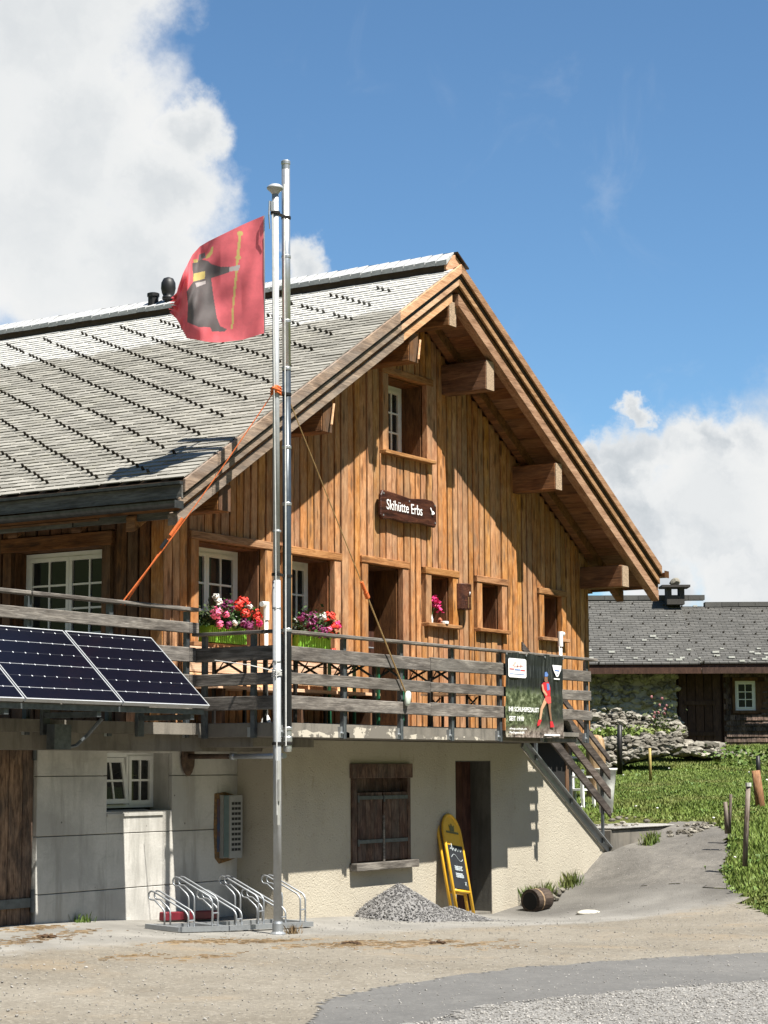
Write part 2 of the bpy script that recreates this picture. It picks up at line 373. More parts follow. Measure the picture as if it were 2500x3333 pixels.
# roof shingles: pale where the metal ridge keeps lichen off, grey below
def m_shingle(name, pale, grey, dark, ridge_s):
    m, t, b = newmat(name); co = t.node('ShaderNodeNewGeometry').outputs['Position']; r = rand2(t)
    s = t.node('ShaderNodeSeparateXYZ'); t.put(s.inputs[0], co)
    n = t.noise(co, 2.2, 6, .65); n2 = t.noise(co, 24, 5, .65); n3 = t.noise(co, 7, 5, .7)
    base = t.mix(t.math('MULTIPLY', r, 1.), grey, dark); base = t.mix(t.step(n3, .5, .72, 0., .45), base, tuple(v*.62 for v in dark))
    base = t.mix(t.step(n, .5, .75, 0., .5), base, (.28, .268, .215) if ridge_s else (.125, .12, .108))
    if ridge_s:
        zz = t.math('ADD', s.outputs[2], t.math('ADD', t.math('MULTIPLY', t.math('SUBTRACT', n, .5), .5), t.math('MULTIPLY', t.math('SUBTRACT', r, .5), .06)))
        base = t.mix(t.step(zz, ridge_s-.05, ridge_s+.05), base, t.mix(t.math('MULTIPLY', r, .5), pale, tuple(v*.86 for v in pale)))
    base = t.mix(t.step(n2, .6, .75, 0., .35), base, (.16, .15, .12))
    setp(t, b, base, .8, spec=.3, bump=n2, dist=.004); return m
M['shingle'] = m_shingle('roof_shingles', (.43, .425, .405), (.285, .272, .240), (.185, .176, .153), 7.28)
M['ridge'] = m_plain('ridge_tiles', (.47, .475, .475), .6, .0, var=.12)
M['ridge_dark'] = m_plain('brown_ridge_fascia', (.045, .028, .017), .5, var=.2)
M['guard'] = m_plain('snow_guard_metal', (.035, .028, .02), .6, .2, var=.3)
M['guard_clean'] = m_plain('clean_zinc_guard', (.11, .108, .10), .5, .3)
M['fascia'] = m_wood('grey_fascia', (.055, .052, .047), (.10, .095, .086), (.155, .15, .135), 'y', .2)
M['gutter'] = m_plain('dark_zinc_gutter', (.09, .095, .098), .45, .6, var=.2)
M['copper'] = m_plain('brown_copper', (.22, .10, .05), .4, .6, var=.2)
# solar cells
m, t, b = newmat('solar_cells'); uvn = t.node('ShaderNodeTexCoord').outputs['Object']
s = t.node('ShaderNodeSeparateXYZ'); t.put(s.inputs[0], uvn)
CW, CHH = 1.36/8, 1.0/6
fx = t.math('FRACT', t.math('DIVIDE', s.outputs[0], CW)); fy = t.math('FRACT', t.math('DIVIDE', s.outputs[1], CHH))
ax = t.math('ABSOLUTE', t.math('SUBTRACT', t.math('FRACT', t.math('ADD', fx, .5)), .5)); ay = t.math('ABSOLUTE', t.math('SUBTRACT', t.math('FRACT', t.math('ADD', fy, .5)), .5))
dia = t.step(t.math('ADD', ax, ay), .055, .07, 1., 0.); ln = t.step(ay, .010, .016, 1., 0.)
two = t.math('FRACT', t.math('ADD', t.math('DIVIDE', t.math('ADD', s.outputs[1], CHH*.5), CHH*2), .0)); odd = t.step(t.math('ABSOLUTE', t.math('SUBTRACT', two, .25)), .24, .26, 0., 1.)
ln = t.math('MULTIPLY', ln, t.math('ADD', .06, t.math('MULTIPLY', odd, .5)))
cc = t.mix(t.noise(uvn, 9, 3), (.0015, .002, .005), (.004, .0038, .009))
cc = t.mix(t.math('MAXIMUM', t.math('MULTIPLY', dia, .9), ln), cc, (.55, .57, .6)); setp(t, b, cc, .3, 0, .14); M['solar'] = m
# ground
def g_nodes(name, cols, sc=1., bump=.02, extra=None, spk=1.):
    m, t, b = newmat(name); co = t.node('ShaderNodeNewGeometry').outputs['Position']
    n1 = t.noise(co, .5*sc, 6, .6, .3); n2 = t.noise(co, 5*sc, 6, .7); n3 = t.noise(co, 70*sc, 3, .7); st = t.voro(co, 42*sc, out='Color')
    s = t.node('ShaderNodeSeparateColor'); t.put(s.inputs[0], st)
    f = t.math('ADD', t.math('MULTIPLY', n1, .5), t.math('ADD', t.math('MULTIPLY', n2, .3), t.math('MULTIPLY', n3, .2)))
    col = t.ramp(f, [(.36, cols[0]), (.5, cols[1]), (.62, cols[2])])
    col = t.mix(t.step(s.outputs[0], .78, .98, 0., .55*spk), col, tuple(min(1, v*1.7) for v in cols[2])); col = t.mix(t.step(s.outputs[1], .82, .98, 0., .5*spk), col, tuple(v*.5 for v in cols[0]))
    if extra: col = extra(t, co, col, n1, n2)
    setp(t, b, col, .95, spec=.15, bump=t.math('ADD', n3, t.math('MULTIPLY', n2, .5)), dist=bump); return m
def yard_extra(t, co, col, n1, n2):
    s = t.node('ShaderNodeSeparateXYZ'); t.put(s.inputs[0], co)
    # swept concrete apron along the house: a band parallel to the wall, worn edge
    dd = t.math('ADD', s.outputs[1], t.math('MULTIPLY', t.math('SUBTRACT', n2, .5), 1.0))
    lim = t.math('SUBTRACT', 12.35, t.math('MULTIPLY', t.math('MAXIMUM', t.math('SUBTRACT', s.outputs[0], 16.), 0.), .22))
    apron = t.step(t.math('SUBTRACT', dd, lim), -.35, .25)
    ac = t.ramp(t.noise(co, 1.1, 6, .65), [(.35, (.18, .172, .156)), (.5, (.225, .215, .195)), (.66, (.275, .262, .238))])
    col = t.mix(apron, col, ac)
    pc = t.ramp(t.noise(co, .9, 6, .65), [(.35, (.095, .089, .080)), (.5, (.122, .115, .104)), (.66, (.155, .146, .131))]); pmk = t.step(t.math('ADD', s.outputs[0], t.math('MULTIPLY', t.math('SUBTRACT', n1, .5), 4.)), 22.6, 25.0); col = t.mix(t.math('MULTIPLY', pmk, apron), col, pc)
    tan = t.math('MULTIPLY', t.step(t.noise(t.scalev(co, (1, 1, 1)), .9, 5, .6, .5), .5, .72), .5)
    return t.mix(t.math('MULTIPLY', tan, t.math('SUBTRACT', 1., apron)), col, (.25, .195, .13))
M['yard'] = g_nodes('dusty_yard', ((.145, .127, .10), (.19, .170, .138), (.235, .213, .176)), 1., .012, yard_extra, .6)
M['yardtop'] = g_nodes('gravelly_concrete', ((.19, .182, .168), (.26, .25, .23), (.34, .33, .305)), 2., .01)
M['asphalt'] = g_nodes('worn_asphalt', ((.094, .092, .089), (.119, .116, .111), (.148, .143, .135)), 1., .006, None, .3)
M['path'] = g_nodes('path_asphalt', ((.085, .079, .070), (.125, .117, .105), (.185, .172, .152)), 1.6, .010, None, .35)
M['gravelbed'] = g_nodes('gravel_bed', ((.17, .164, .152), (.25, .24, .225), (.34, .328, .308)), 1.6, .02)
M['soil'] = g_nodes('meadow_soil', ((.075, .088, .022), (.115, .135, .036), (.17, .165, .06)), 1., .04)
def m_leaf(name, a, b_, c):
    m, t, b = newmat(name); r = rand2(t); co = t.node('ShaderNodeNewGeometry').outputs['Position']
    n = t.noise(co, .8, 4, .6); n4 = t.noise(co, .35, 5, .65)
    col = t.mix(r, a, b_); col = t.mix(t.step(n, .45, .7, 0., .6), col, c); col = t.mix(t.step(n4, .5, .68, 0., .45), col, tuple(v*.55 for v in a))
    setp(t, b, col, .6, spec=.25); t.put(b.inputs['Subsurface Weight'], 0.)
    return m
M['grass'] = m_leaf('grass_blades', (.11, .165, .03), (.18, .24, .052), (.20, .19, .066))
M['leaf'] = m_leaf('dark_leaves', (.02, .055, .012), (.05, .11, .025), (.06, .03, .03))
M['herb'] = m_leaf('broad_herb_leaves', (.075, .14, .026), (.13, .205, .045), (.16, .165, .05))
M['weed'] = m_leaf('weeds', (.05, .10, .015), (.11, .17, .03), (.16, .14, .05))
M['shrub'] = m_leaf('shrub_leaves', (.05, .07, .02), (.09, .11, .04), (.12, .07, .045))
def m_petal(name, c): return m_plain(name, c, .55, var=.12, scale=40)
M['p_red'] = m_petal('coral_red_petals', (.80, .055, .035)); M['p_pink'] = m_petal('pink_petals', (.80, .16, .30)); M['p_mag'] = m_petal('magenta_petals', (.17, .012, .085)); M['p_white'] = m_petal('white_petals', (.8, .78, .74)); M['p_dull'] = m_petal('dull_pink_petals', (.30, .12, .12)); M['p_hot'] = m_petal('hot_pink_petals', (.75, .03, .19))
def m_stone(name, cols):
    m, t, b = newmat(name); r = rand2(t); co = t.node('ShaderNodeNewGeometry').outputs['Position']
    n = t.noise(co, 9, 6, .65); n2 = t.noise(co, 60, 3, .6)
    col = t.ramp(r, [(0., cols[0]), (.5, cols[1]), (1., cols[2])]); col = t.mix(t.step(n, .5, .7, 0., .6), col, tuple(v*.45 for v in cols[0]))
    setp(t, b, col, .9, spec=.2, bump=t.math('ADD', n, n2), dist=.02); return m
M['stone'] = m_stone('field_stones', ((.10, .09, .072), (.20, .183, .15), (.36, .335, .28)))
M['gravel'] = m_stone('gravel_stones', ((.12, .117, .117), (.19, .184, .181), (.33, .322, .31)))
M['gravel_l'] = m_stone('pale_gravel', ((.19, .18, .165), (.29, .277, .257), (.42, .40, .375)))
M['barnstone'] = m_stone('barn_wall_stones', ((.22, .205, .165), (.36, .34, .28), (.46, .43, .36)))
M['mortar'] = m_plain('grey_mortar', (.50, .475, .41), .95, var=.2, scale=3, bump=.02)
M['barnshingle'] = m_wood('dark_wall_shingles', (.03, .02, .015), (.075, .05, .037), (.16, .115, .09), 'z', 0, vary=.9)
M['barnwood'] = m_wood('barn_door_wood', (.035, .017, .012), (.055, .028, .02), (.08, .042, .03), 'z', .2)
M['barnroof'] = m_shingle('barn_roof_shingles', (.5, .5, .5), (.105, .102, .095), (.075, .073, .068), 0)
M['lichen'] = m_plain('pale_lichen', (.55, .55, .5), .9)
M['bark'] = m_wood('bark', (.03, .021, .016), (.06, .042, .031), (.115, .083, .062), 'x', .2)
M['postwood'] = m_wood('fence_post_wood', (.08, .06, .045), (.15, .12, .1), (.22, .19, .16), 'z', .2)
M['postorange'] = m_wood('fresh_post_wood', (.12, .055, .024), (.2, .095, .042), (.32, .17, .085), 'z', .3)
M['postyellow'] = m_plain('yellow_stake', (.4, .3, .1), .8)
M['stump'] = m_wood('pale_stump', (.16, .10, .055), (.27, .18, .10), (.38, .27, .17), 'z', .3)
M['straw'] = m_leaf('straw_litter', (.16, .105, .055), (.25, .18, .10), (.09, .058, .032))
M['dung'] = m_plain('dry_dung', (.08, .045, .022), .95, var=.3)

# ------------------------------------------------------------------ ground
CP = [(0, 0, 0), (8, 4, 0), (4, 10, .05), (12, -2, 0), (12, 8, 0), (15, 6, 0), (18, 5, -.03), (10, 11, .1), (12, 14, .2), (15.46, 13.95, .165), (16.3, 13.95, .145), (17.44, 13.95, .085), (18.36, 13.95, .05),
      (19.5, 13.35, .0), (21.3, 13.35, -.09), (22.6, 13.35, -.17), (23.445, 13.354, -.208), (24.11, 13.354, -.14), (24.81, 13.354, -.095), (25.54, 13.354, .115), (26.1, 13.354, .185), (26.51, 13.354, .395), (26.6, 13.354, .46),
      (17.27, 12.343, 0), (20, 11, -.06), (23, 12.2, -.2), (16, 11, .0), (24.53, 10.37, 0), (25.474, 10.99, .2), (25.524, 11.039, .24), (26.7, 11.5, .47), (22.644, 9.24, -.03), (25.125, 11.744, .12), (26.2, 12.4, .33), (27.2, 12.6, .52),
      (27.6, 13.15, .56), (28.6, 12.7, .74), (27.93, 11.95, .72), (20, 8, -.03), (24, 6, -.03), (30, 5, .2), (27, 9, .25), (28.5, 10.6, .8)]
for d_, z_ in ((30, .92), (34, 1.17), (40, 1.36), (46, 1.55), (52, 1.95), (56, 2.22), (62, 2.5), (75, 2.9)):
    for a_ in (-4, 2, 8, 14, 22):
        p = FH*d_+RH*a_; CP.append((p[0], p[1], z_ - (.0 if a_ < 12 else .12*(a_-11)/10)))
for k in range(14):
    t_ = 2*math.pi*k/14; p = (30+120*math.cos(t_), 15+120*math.sin(t_)); f_ = (p[0]*FH[0]+p[1]*FH[1]); CP.append((*p, 3.0 if f_ > 60 else (-.5 if f_ < 0 else 1.0)))
CP = np.array(CP, float)
_D = np.linalg.norm(CP[:, None, :2]-CP[None, :, :2], axis=2)
_A = np.zeros((len(CP)+3,)*2); _A[:len(CP), :len(CP)] = _D + np.eye(len(CP))*-.05; _A[:len(CP), -3:] = np.c_[np.ones(len(CP)), CP[:, :2]]; _A[-3:, :len(CP)] = _A[:len(CP), -3:].T
_W = np.linalg.solve(_A, np.r_[CP[:, 2], 0, 0, 0])
def zg(x, y):
    x = np.asarray(x, float); y = np.asarray(y, float)
    d = np.sqrt((x[..., None]-CP[:, 0])**2+(y[..., None]-CP[:, 1])**2)
    return d@_W[:-3]+_W[-3]+_W[-2]*x+_W[-1]*y
def zg1(x, y): return float(zg(np.array([x]), np.array([y]))[0])
def inpoly(x, y, poly):
    r = np.zeros(x.shape, bool); n = len(poly)
    for i in range(n):
        x1, y1 = poly[i]; x2, y2 = poly[(i+1) % n]
        c = ((y1 > y) != (y2 > y)) & (x < (x2-x1)*(y-y1)/(y2-y1+1e-12)+x1); r ^= c
    return r
def sheet(name, poly, step, dz, mat, jit=0., kind='structure'):
    P = np.array(poly); x0, y0 = P.min(0); x1, y1 = P.max(0)
    xs = np.arange(x0, x1+step, step); ys = np.arange(y0, y1+step, step); X, Y = np.meshgrid(xs, ys)
    cx = (X[:-1, :-1]+X[1:, 1:])/2; cy = (Y[:-1, :-1]+Y[1:, 1:])/2
    rj = np.random.RandomState(5); ins = inpoly(cx + jit*np.sin(cy*7.3+cx*3.1) + jit*.6*np.sin(cy*23+cx*17) + rj.normal(0, jit*.7, cx.shape), cy + jit*np.sin(cx*6.1-cy*4.7) + jit*.6*np.sin(cx*19-cy*29) + rj.normal(0, jit*.7, cx.shape), [tuple(p) for p in poly]); Z = zg(X, Y)+dz
    idx = np.arange(X.size).reshape(X.shape); mb = MB(); used = np.zeros(X.size, bool); fs = []
    for i, j in np.argwhere(ins): fs.append((idx[i, j], idx[i, j+1], idx[i+1, j+1], idx[i+1, j]))
    fs = np.array(fs); u = np.unique(fs); mp = np.zeros(X.size, int); mp[u] = np.arange(len(u))
    V = np.c_[X.ravel(), Y.ravel(), Z.ravel()][u]; mb.v = [tuple(v) for v in V]; mb.f = [tuple(int(q) for q in mp[f]) for f in fs]; mb.m = [0]*len(mb.f)
    o = build(mb, name, mat, smooth=True); o['kind'] = kind; return o
# wooded valley sides that close the horizon left, right and behind the viewer
mb = MB(); NA, NR = 120, 14
for i in range(NA+1):
    th = math.radians(18+324*i/NA); c_ = math.cos(-th); s_ = math.sin(-th); d_ = FH*c_+RH*(-s_)
    rel = min(th, 2*math.pi-th); k_ = min(1, max(0, (math.degrees(rel)-18)/28)); k_ = k_*k_*(3-2*k_)
    for j in range(NR+1):
        r_ = 150+300*j/NR; e_ = math.radians(21+4*math.sin(th*5)+2.5*math.sin(th*13+1)); f_ = (j/NR)**1.2
        mb.v.append((d_[0]*r_, d_[1]*r_, -2+k_*f_*450*math.tan(e_)))
mb.f = [(i*(NR+1)+j, i*(NR+1)+j+1, (i+1)*(NR+1)+j+1, (i+1)*(NR+1)+j) for i in range(NA) for j in range(NR)]; mb.m = [0]*len(mb.f)
tag(build(mb, 'hills', g_nodes('wooded_hillside', ((.02, .03, .012), (.045, .065, .02), (.09, .11, .035)), .05, .5, None, 0.), smooth=True), kind='structure')
# meadow ground out to the horizon (graded grid)
gx = np.concatenate([np.linspace(-400, -25, 12), np.linspace(-20, 20, 50), np.arange(20.2, 33, .13), np.linspace(33.5, 80, 66), np.linspace(90, 700, 14)]); gy = np.concatenate([np.linspace(-500, -35, 12), np.linspace(-30, 4, 40), np.arange(4.2, 16.5, .13), np.linspace(17, 70, 75), np.linspace(80, 700, 14)])
X, Y = np.meshgrid(gx, gy); Z = zg(np.clip(X, -80, 140), np.clip(Y, -90, 130)); mb = MB(); nx = len(gx)
GRASS_EDGE = [(14, 2.2), (18, 5.2), (21.0, 7.9), (22.644, 9.24), (23.6, 9.75), (24.53, 10.37), (25.1, 10.75), (25.6, 11.05), (26.0, 11.25), (26.5, 11.35), (27.1, 11.25)]
YARD = [(-14, -14), (4, -10)] + GRASS_EDGE[:7] + [(25.35, 12.3), (25.3, 13.5), (18.8, 13.6), (18.8, 14.2), (6, 14.2), (-14, 14)]
PATH = [(25.25, 13.6), (25.3, 12.3), (25.1, 10.8), (25.6, 11.05), (26.1, 11.28), (26.72, 11.48), (27.4, 11.75), (28.0, 12.0), (28.7, 12.4), (29.2, 12.9), (29.1, 13.35), (26.7, 13.35), (26.7, 13.6)]
Z = Z - .03 - .2*(inpoly(X, Y, YARD) | inpoly(X, Y, PATH) | ((X > 26.8) & (X < 29.2) & (Y > 13.2) & (Y < 14.25)))
mb.v = [tuple(v) for v in np.c_[X.ravel(), Y.ravel(), Z.ravel()]]
mb.f = [(i*nx+j, i*nx+j+1, (i+1)*nx+j+1, (i+1)*nx+j) for i in range(len(gy)-1) for j in range(nx-1)]; mb.m = [0]*len(mb.f)
tag(build(mb, 'meadow_ground', M['soil'], smooth=True), kind='structure')
sheet('yard', YARD, .16, 0., M['yard'], .02)
sheet('path', PATH, .08, -.006, M['path'], .03)
ROAD = [(9.5, 6.3), (11.1, 7.75), (12.2, 8.35), (12.909, 8.585), (13.7, 8.64), (14.678, 8.633), (15.513, 8.544), (16.863, 8.083), (18.113, 7.401), (20.4, 6.6), (18, 3.6), (14, 2.6), (9, 3.5)]
sheet('asphalt_road', ROAD, .05, .004, M['asphalt'], .03)
sheet('gravel_verge', [(9.8, 6.6), (11.7, 7.24), (12.92, 7.37), (14.356, 6.89), (15.44, 6.32), (17.5, 5.2), (16, 2.8), (12, 1.6), (9, 3)], .10, .008, M['gravelbed'], .05)
# loose stones on the gravel verge
mb = MB(); n_ = 0
GV = [(9.8, 6.6), (11.7, 7.24), (12.92, 7.37), (14.356, 6.89), (15.44, 6.32), (17.5, 5.2), (16, 2.8), (12, 1.6), (9, 3)]
px = np.random.RandomState(3).uniform(10.5, 17, 30000); py = np.random.RandomState(4).uniform(4.3, 7.5, 30000); ok = inpoly(px, py, GV) & (px*FH[0]+py*FH[1] > 12.7) & (px*RH[0]+py*RH[1] > -.6); px, py = px[ok], py[ok]; pz = zg(px, py)
for x, y, z in zip(px[:9000], py, pz):
    r_ = U(.004, .0125); mb.blob((x, y, z+.008+r_*.3), (r_, r_*U(.6, 1), r_*.6), .2, 0)
tag(build(mb, 'loose_gravel', M['gravel_l']), kind='stuff')

# ------------------------------------------------------------------ the ski hut
yR, yL, yF, yW, yT = 12.487, 13.354, 14.0, 13.95, 13.6
XL, XR_ = 17.42, 27.53                 # wooden storey corners
AX, AZ, MLs, MRs, yV = 22.45, 8.135, .606, .583, 13.15   # ridge, slopes, front verge
def roof_z(x): return AZ-(AX-x)*MLs if x < AX else AZ-(x-AX)*MRs
hut = thing('ski_hut', 'timber clad alpine hut with grey shingle gable roof above a plastered basement and balcony', 'building', (22, 15, 0))
def part(mb, name, mat, parent=hut, **k): return build(mb, name, mat, parent, **k)
FLOOR = 2.15
# openings on the gable: x0,x1,z0,z1
OPEN = dict(up=(21.93, 22.875, 5.70, 6.70), w1=(17.998, 19.25, 3.06, 4.20), w2=(19.79, 20.69, 3.06, 4.19), door=(21.44, 22.259, FLOOR, 4.215), a=(22.96, 23.515, 3.555, 4.192), b=(24.295, 24.852, 3.558, 4.183), c=(26.075, 26.62, 3.53, 4.147))
CAS = .135
# backing wall behind the boards (built round the openings)
def wall_grid(mb, xs, zs, holes, y0, y1, ztop=None):
    for i in range(len(xs)-1):
        for j in range(len(zs)-1):
            xm, zm = (xs[i]+xs[i+1])/2, (zs[j]+zs[j+1])/2
            if any(h[0] < xm < h[1] and h[2] < zm < h[3] for h in holes): continue
            mb.box(xs[i], xs[i+1], y0, y1, zs[j], zs[j+1])
mb = MB(); holes = list(OPEN.values())
xs = sorted({XL+.03, XR_-.03, *[v for h in holes if h[3] < 5 for v in h[:2]]}); zs = sorted({FLOOR, 4.45, *[v for h in holes if h[3] < 5 for v in h[2:]]})
wall_grid(mb, xs, zs, [h for h in holes if h[3] < 5], yF, yF+.25)
u = OPEN['up']
for x0, x1, z0 in ((XL+.03, u[0], 4.45), (u[1], XR_-.03, 4.45), (u[0], u[1], u[3])):
    pts = [(x0, z0), (x1, z0)] + [(x1, roof_z(x1)-.42)] + ([(AX, AZ-.42)] if x0 < AX < x1 else []) + [(x0, roof_z(x0)-.42)]
    mb.prism([(p[0], yF, p[1]) for p in pts], (0, .25, 0))
mb.box(u[0], u[1], yF, yF+.25, 4.45, u[2])
part(mb, 'wall', M['wood_x'])
# upright boards, each one a part, proud of the wall and a little uneven
holes_c = []
for k, h in OPEN.items(): holes_c.append((h[0]-CAS+.01, h[1]+CAS-.01, h[2]-(.0 if k == 'door' else .05), h[3]+.085))
x = XL+.005
while x < XR_-.03:
    wdt = U(.100, .138); gap = U(.016, .034); x1 = min(x+wdt, XR_-.002); ztop = min(roof_z(x), roof_z(x1))-.40
    segs = [(FLOOR+.02, ztop)]
    for h in holes_c:
        lo, hi = h[0], h[1]
        if x1 > lo+.02 and x < hi-.02:
            ns = []
            for a, b in segs:
                if h[3] <= a or h[2] >= b: ns.append((a, b)); continue
                if h[2]-a > .04: ns.append((a, h[2]))
                if b-h[3] > .04: ns.append((h[3], b))
            segs = ns
    yb = yF-U(.038, .056)
    for a, b in segs:
        mb = MB(); nseg = max(1, min(5, int((b-a)/.5))); L_ = [(x+U(-.007, .007), x1+U(-.007, .007), a+(b-a)*i_/nseg, yb+U(-.003, .003)) for i_ in range(nseg+1)]
        for (p0, p1, pz, py0), (q0, q1, qz, qy0) in zip(L_[:-1], L_[1:]): mb.hexa([(p0, py0, pz), (p1, py0, pz), (p1, yF-.002, pz), (p0, yF-.002, pz), (q0, qy0, qz), (q1, qy0, qz), (q1, yF-.002, qz), (q0, yF-.002, qz)])
        part(mb, 'plank', M['wood'])
    x = x1+gap
# recessed cover boards showing in the gaps
mb = MB()
# casings, reveals and windows of the gable
def window(o, u_, n_, a0, a1, z0, z1, cols, rows, leaves, parent=hut, fr=.055, name='window'):
    """frame in the plane n=0 (n_ points outward); panes are sub-parts"""
    mb = MB(o, u_, n_)
    mb.box(a0, a1, -.06, 0, z1-fr, z1); mb.box(a0, a1, -.06, 0, z0, z0+fr); mb.box(a0, a0+fr, -.06, 0, z0+fr, z1-fr); mb.box(a1-fr, a1, -.06, 0, z0+fr, z1-fr)
    lw = (a1-a0-2*fr)/leaves; panes = []
    for l in range(leaves):
        b0 = a0+fr+l*lw; b1 = b0+lw; s = .045
        mb.box(b0+.002, b0+s, -.045, .012, z0+fr, z1-fr); mb.box(b1-s, b1-.002, -.045, .012, z0+fr, z1-fr); mb.box(b0+s, b1-s, -.045, .012, z0+fr, z0+fr+s); mb.box(b0+s, b1-s, -.045, .012, z1-fr-s, z1-fr)
        i0, i1, j0, j1 = b0+s, b1-s, z0+fr+s, z1-fr-s; pw = (i1-i0)/cols; ph = (j1-j0)/rows; h = .011
        for c in range(1, cols): mb.box(i0+c*pw-h, i0+c*pw+h, -.03, .006, j0, j1)
        for r in range(1, rows):
            for c in range(cols): mb.box(i0+c*pw+(h if c else 0), i0+(c+1)*pw-(h if c < cols-1 else 0), -.03, .004, j0+r*ph-h, j0+r*ph+h)
        for c in range(cols):
            for r in range(rows): panes.append((i0+c*pw+h*.5, i0+(c+1)*pw-h*.5, j0+r*ph+h*.5, j0+(r+1)*ph-h*.5))
    wn = build(mb, name, M['white'], parent)
    for p in panes:
        q = MB(o, u_, n_); q.box(p[0], p[1], -.022, -.012, p[2], p[3]); build(q, 'pane', M['glass'], wn)
    return wn
def casing(key, sill=True, lint_over=.0, deep=.31, reveal=True):
    x0, x1, z0, z1 = OPEN[key]; yb = yF-.075
    q = MB(); q.box(x0-CAS-.02, x1+CAS+.02, yb-.012, yF+.02, z1, z1+.09); part(q, 'lintel', M['wood_x'], bevel=.006)
    for a, b in ((x0-CAS, x0), (x1, x1+CAS)):
        q = MB(); q.box(a, b, yb, yF+.02, z0, z1-.002); part(q, 'casing', M['wood'], bevel=.004)
    if sill:
        q = MB(); q.box(x0-CAS-.01, x1+CAS+.01, yF-.13, yF+deep, z0-.05, z0-.002); part(q, 'sill', M['wood_x'], bevel=.006)
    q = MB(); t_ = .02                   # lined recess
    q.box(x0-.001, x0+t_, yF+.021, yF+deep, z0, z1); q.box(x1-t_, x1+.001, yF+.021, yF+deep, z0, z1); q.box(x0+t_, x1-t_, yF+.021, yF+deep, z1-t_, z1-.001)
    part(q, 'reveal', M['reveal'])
casing('up', deep=.315); casing('w1', deep=.32); casing('w2', deep=.32); casing('door', False, deep=.40)
for k in 'abc': casing(k, deep=.30)
for k, c, r in (('up', 2, 3), ('w1', 2, 3), ('w2', 2, 3)):
    h = OPEN[k]; window((0, yF+.31, 0), (1, 0, 0), (0, -1, 0), h[0]+.02, h[1]-.02, h[2]+.0, h[3]-.02, c, r, 2)
for k in 'abc':
    h = OPEN[k]; window((0, yF+.30, 0), (1, 0, 0), (0, -1, 0), h[0]+.02, h[1]-.02, h[2], h[3]-.02, 2, 2, 1, fr=.04)
h = OPEN['door']; q = MB()
for i in range(5):
    a = h[0]+.02+i*(h[1]-h[0]-.04)/5; q.box(a+.003, a+(h[1]-h[0]-.04)/5-.003, yF+.36, yF+.40, FLOOR, h[3]-.02)
door = part(q, 'door', M['dark_door']); q = MB(); q.tube([(h[1]-.12, yF+.36, 3.2), (h[1]-.12, yF+.31, 3.2), (h[1]-.24, yF+.31, 3.2)], .011); build(q, 'handle', M['steel'], door)
# left (eave) wall of the wooden storey
q = MB(); XE = XL
ew = (14.80, 16.15, 3.10, 4.13)
for a0, a1, z0, z1 in ((14.02, ew[0], FLOOR, 4.9), (ew[1], 24, FLOOR, 4.9), (ew[0], ew[1], FLOOR, ew[2]), (ew[0], ew[1], ew[3], 4.9)): q.box(XE+.03, XE+.25, a0, a1, z0, z1)
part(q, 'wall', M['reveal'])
y = 13.965
while y < 19.5:
    wdt = U(.13, .2); y1 = y+wdt; segs = [(FLOOR+.02, 4.62)]
    if y1 > ew[0]-.12 and y < ew[1]+.12: segs = [(FLOOR+.02, ew[2]-.06), (ew[3]+.17, 4.62)]
    xb = XE-U(.0, .02)
    for a, b in segs: q = MB(); q.box(xb, XE+.03, y, y1, a, b); part(q, 'plank', M['wood_dark'] if y > 14.1 else M['wood'], bevel=.005)  # boards past the corner take the darkened colour for the eave's shade
    y = y1+U(.008, .035)
q = MB(); q.box(XE-.045, XE+.03, ew[0]-.14, ew[1]+.16, ew[3], ew[3]+.16); part(q, 'lintel', M['wood_y'], bevel=.006)
for a, b in ((ew[0]-.12, ew[0]), (ew[1], ew[1]+.12)): q = MB(); q.box(XE-.04, XE+.03, a, b, ew[2], ew[3]-.002); part(q, 'casing', M['wood_dark'])
q = MB(); q.box(XE-.09, XE+.2, ew[0]-.14, ew[1]+.14, ew[2]-.05, ew[2]-.002); part(q, 'sill', M['wood_y'])
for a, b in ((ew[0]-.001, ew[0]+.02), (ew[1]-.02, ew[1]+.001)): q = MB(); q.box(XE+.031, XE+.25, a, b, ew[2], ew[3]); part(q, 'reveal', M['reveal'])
window((XE+.20, 0, 0), (0, -1, 0), (-1, 0, 0), -(ew[1]-.02), -(ew[0]+.02), ew[2], ew[3]-.01, 2, 3, 2)
q = MB(); q.box(XE-.04, XE+.02, 16.42, 17.5, 2.6, 3.95); q2 = MB(); q2.box(XE-.06, XE+.02, 16.40, 17.55, 3.96, 4.06); part(q, 'shutter', M['wood_dark']); part(q2, 'lintel', M['wood_y'])
# right wall and back (plain, out of sight)
q = MB(); q.box(XR_-.25, XR_-.03, 14.25, 30, -.3, 4.4); q.box(XL+.26, XR_-.26, 29.7, 29.95, -.3, 4.9); part(q, 'wall', M['wood_dark'])
q = MB(); q.box(19.0, XR_-.26, 14.26, 14.4, -.4, FLOOR-.01); q.box(19.0, XR_-.3, 14.42, 29.6, 4.86, 4.9); part(q, 'inner_floor', M['dark_in'])

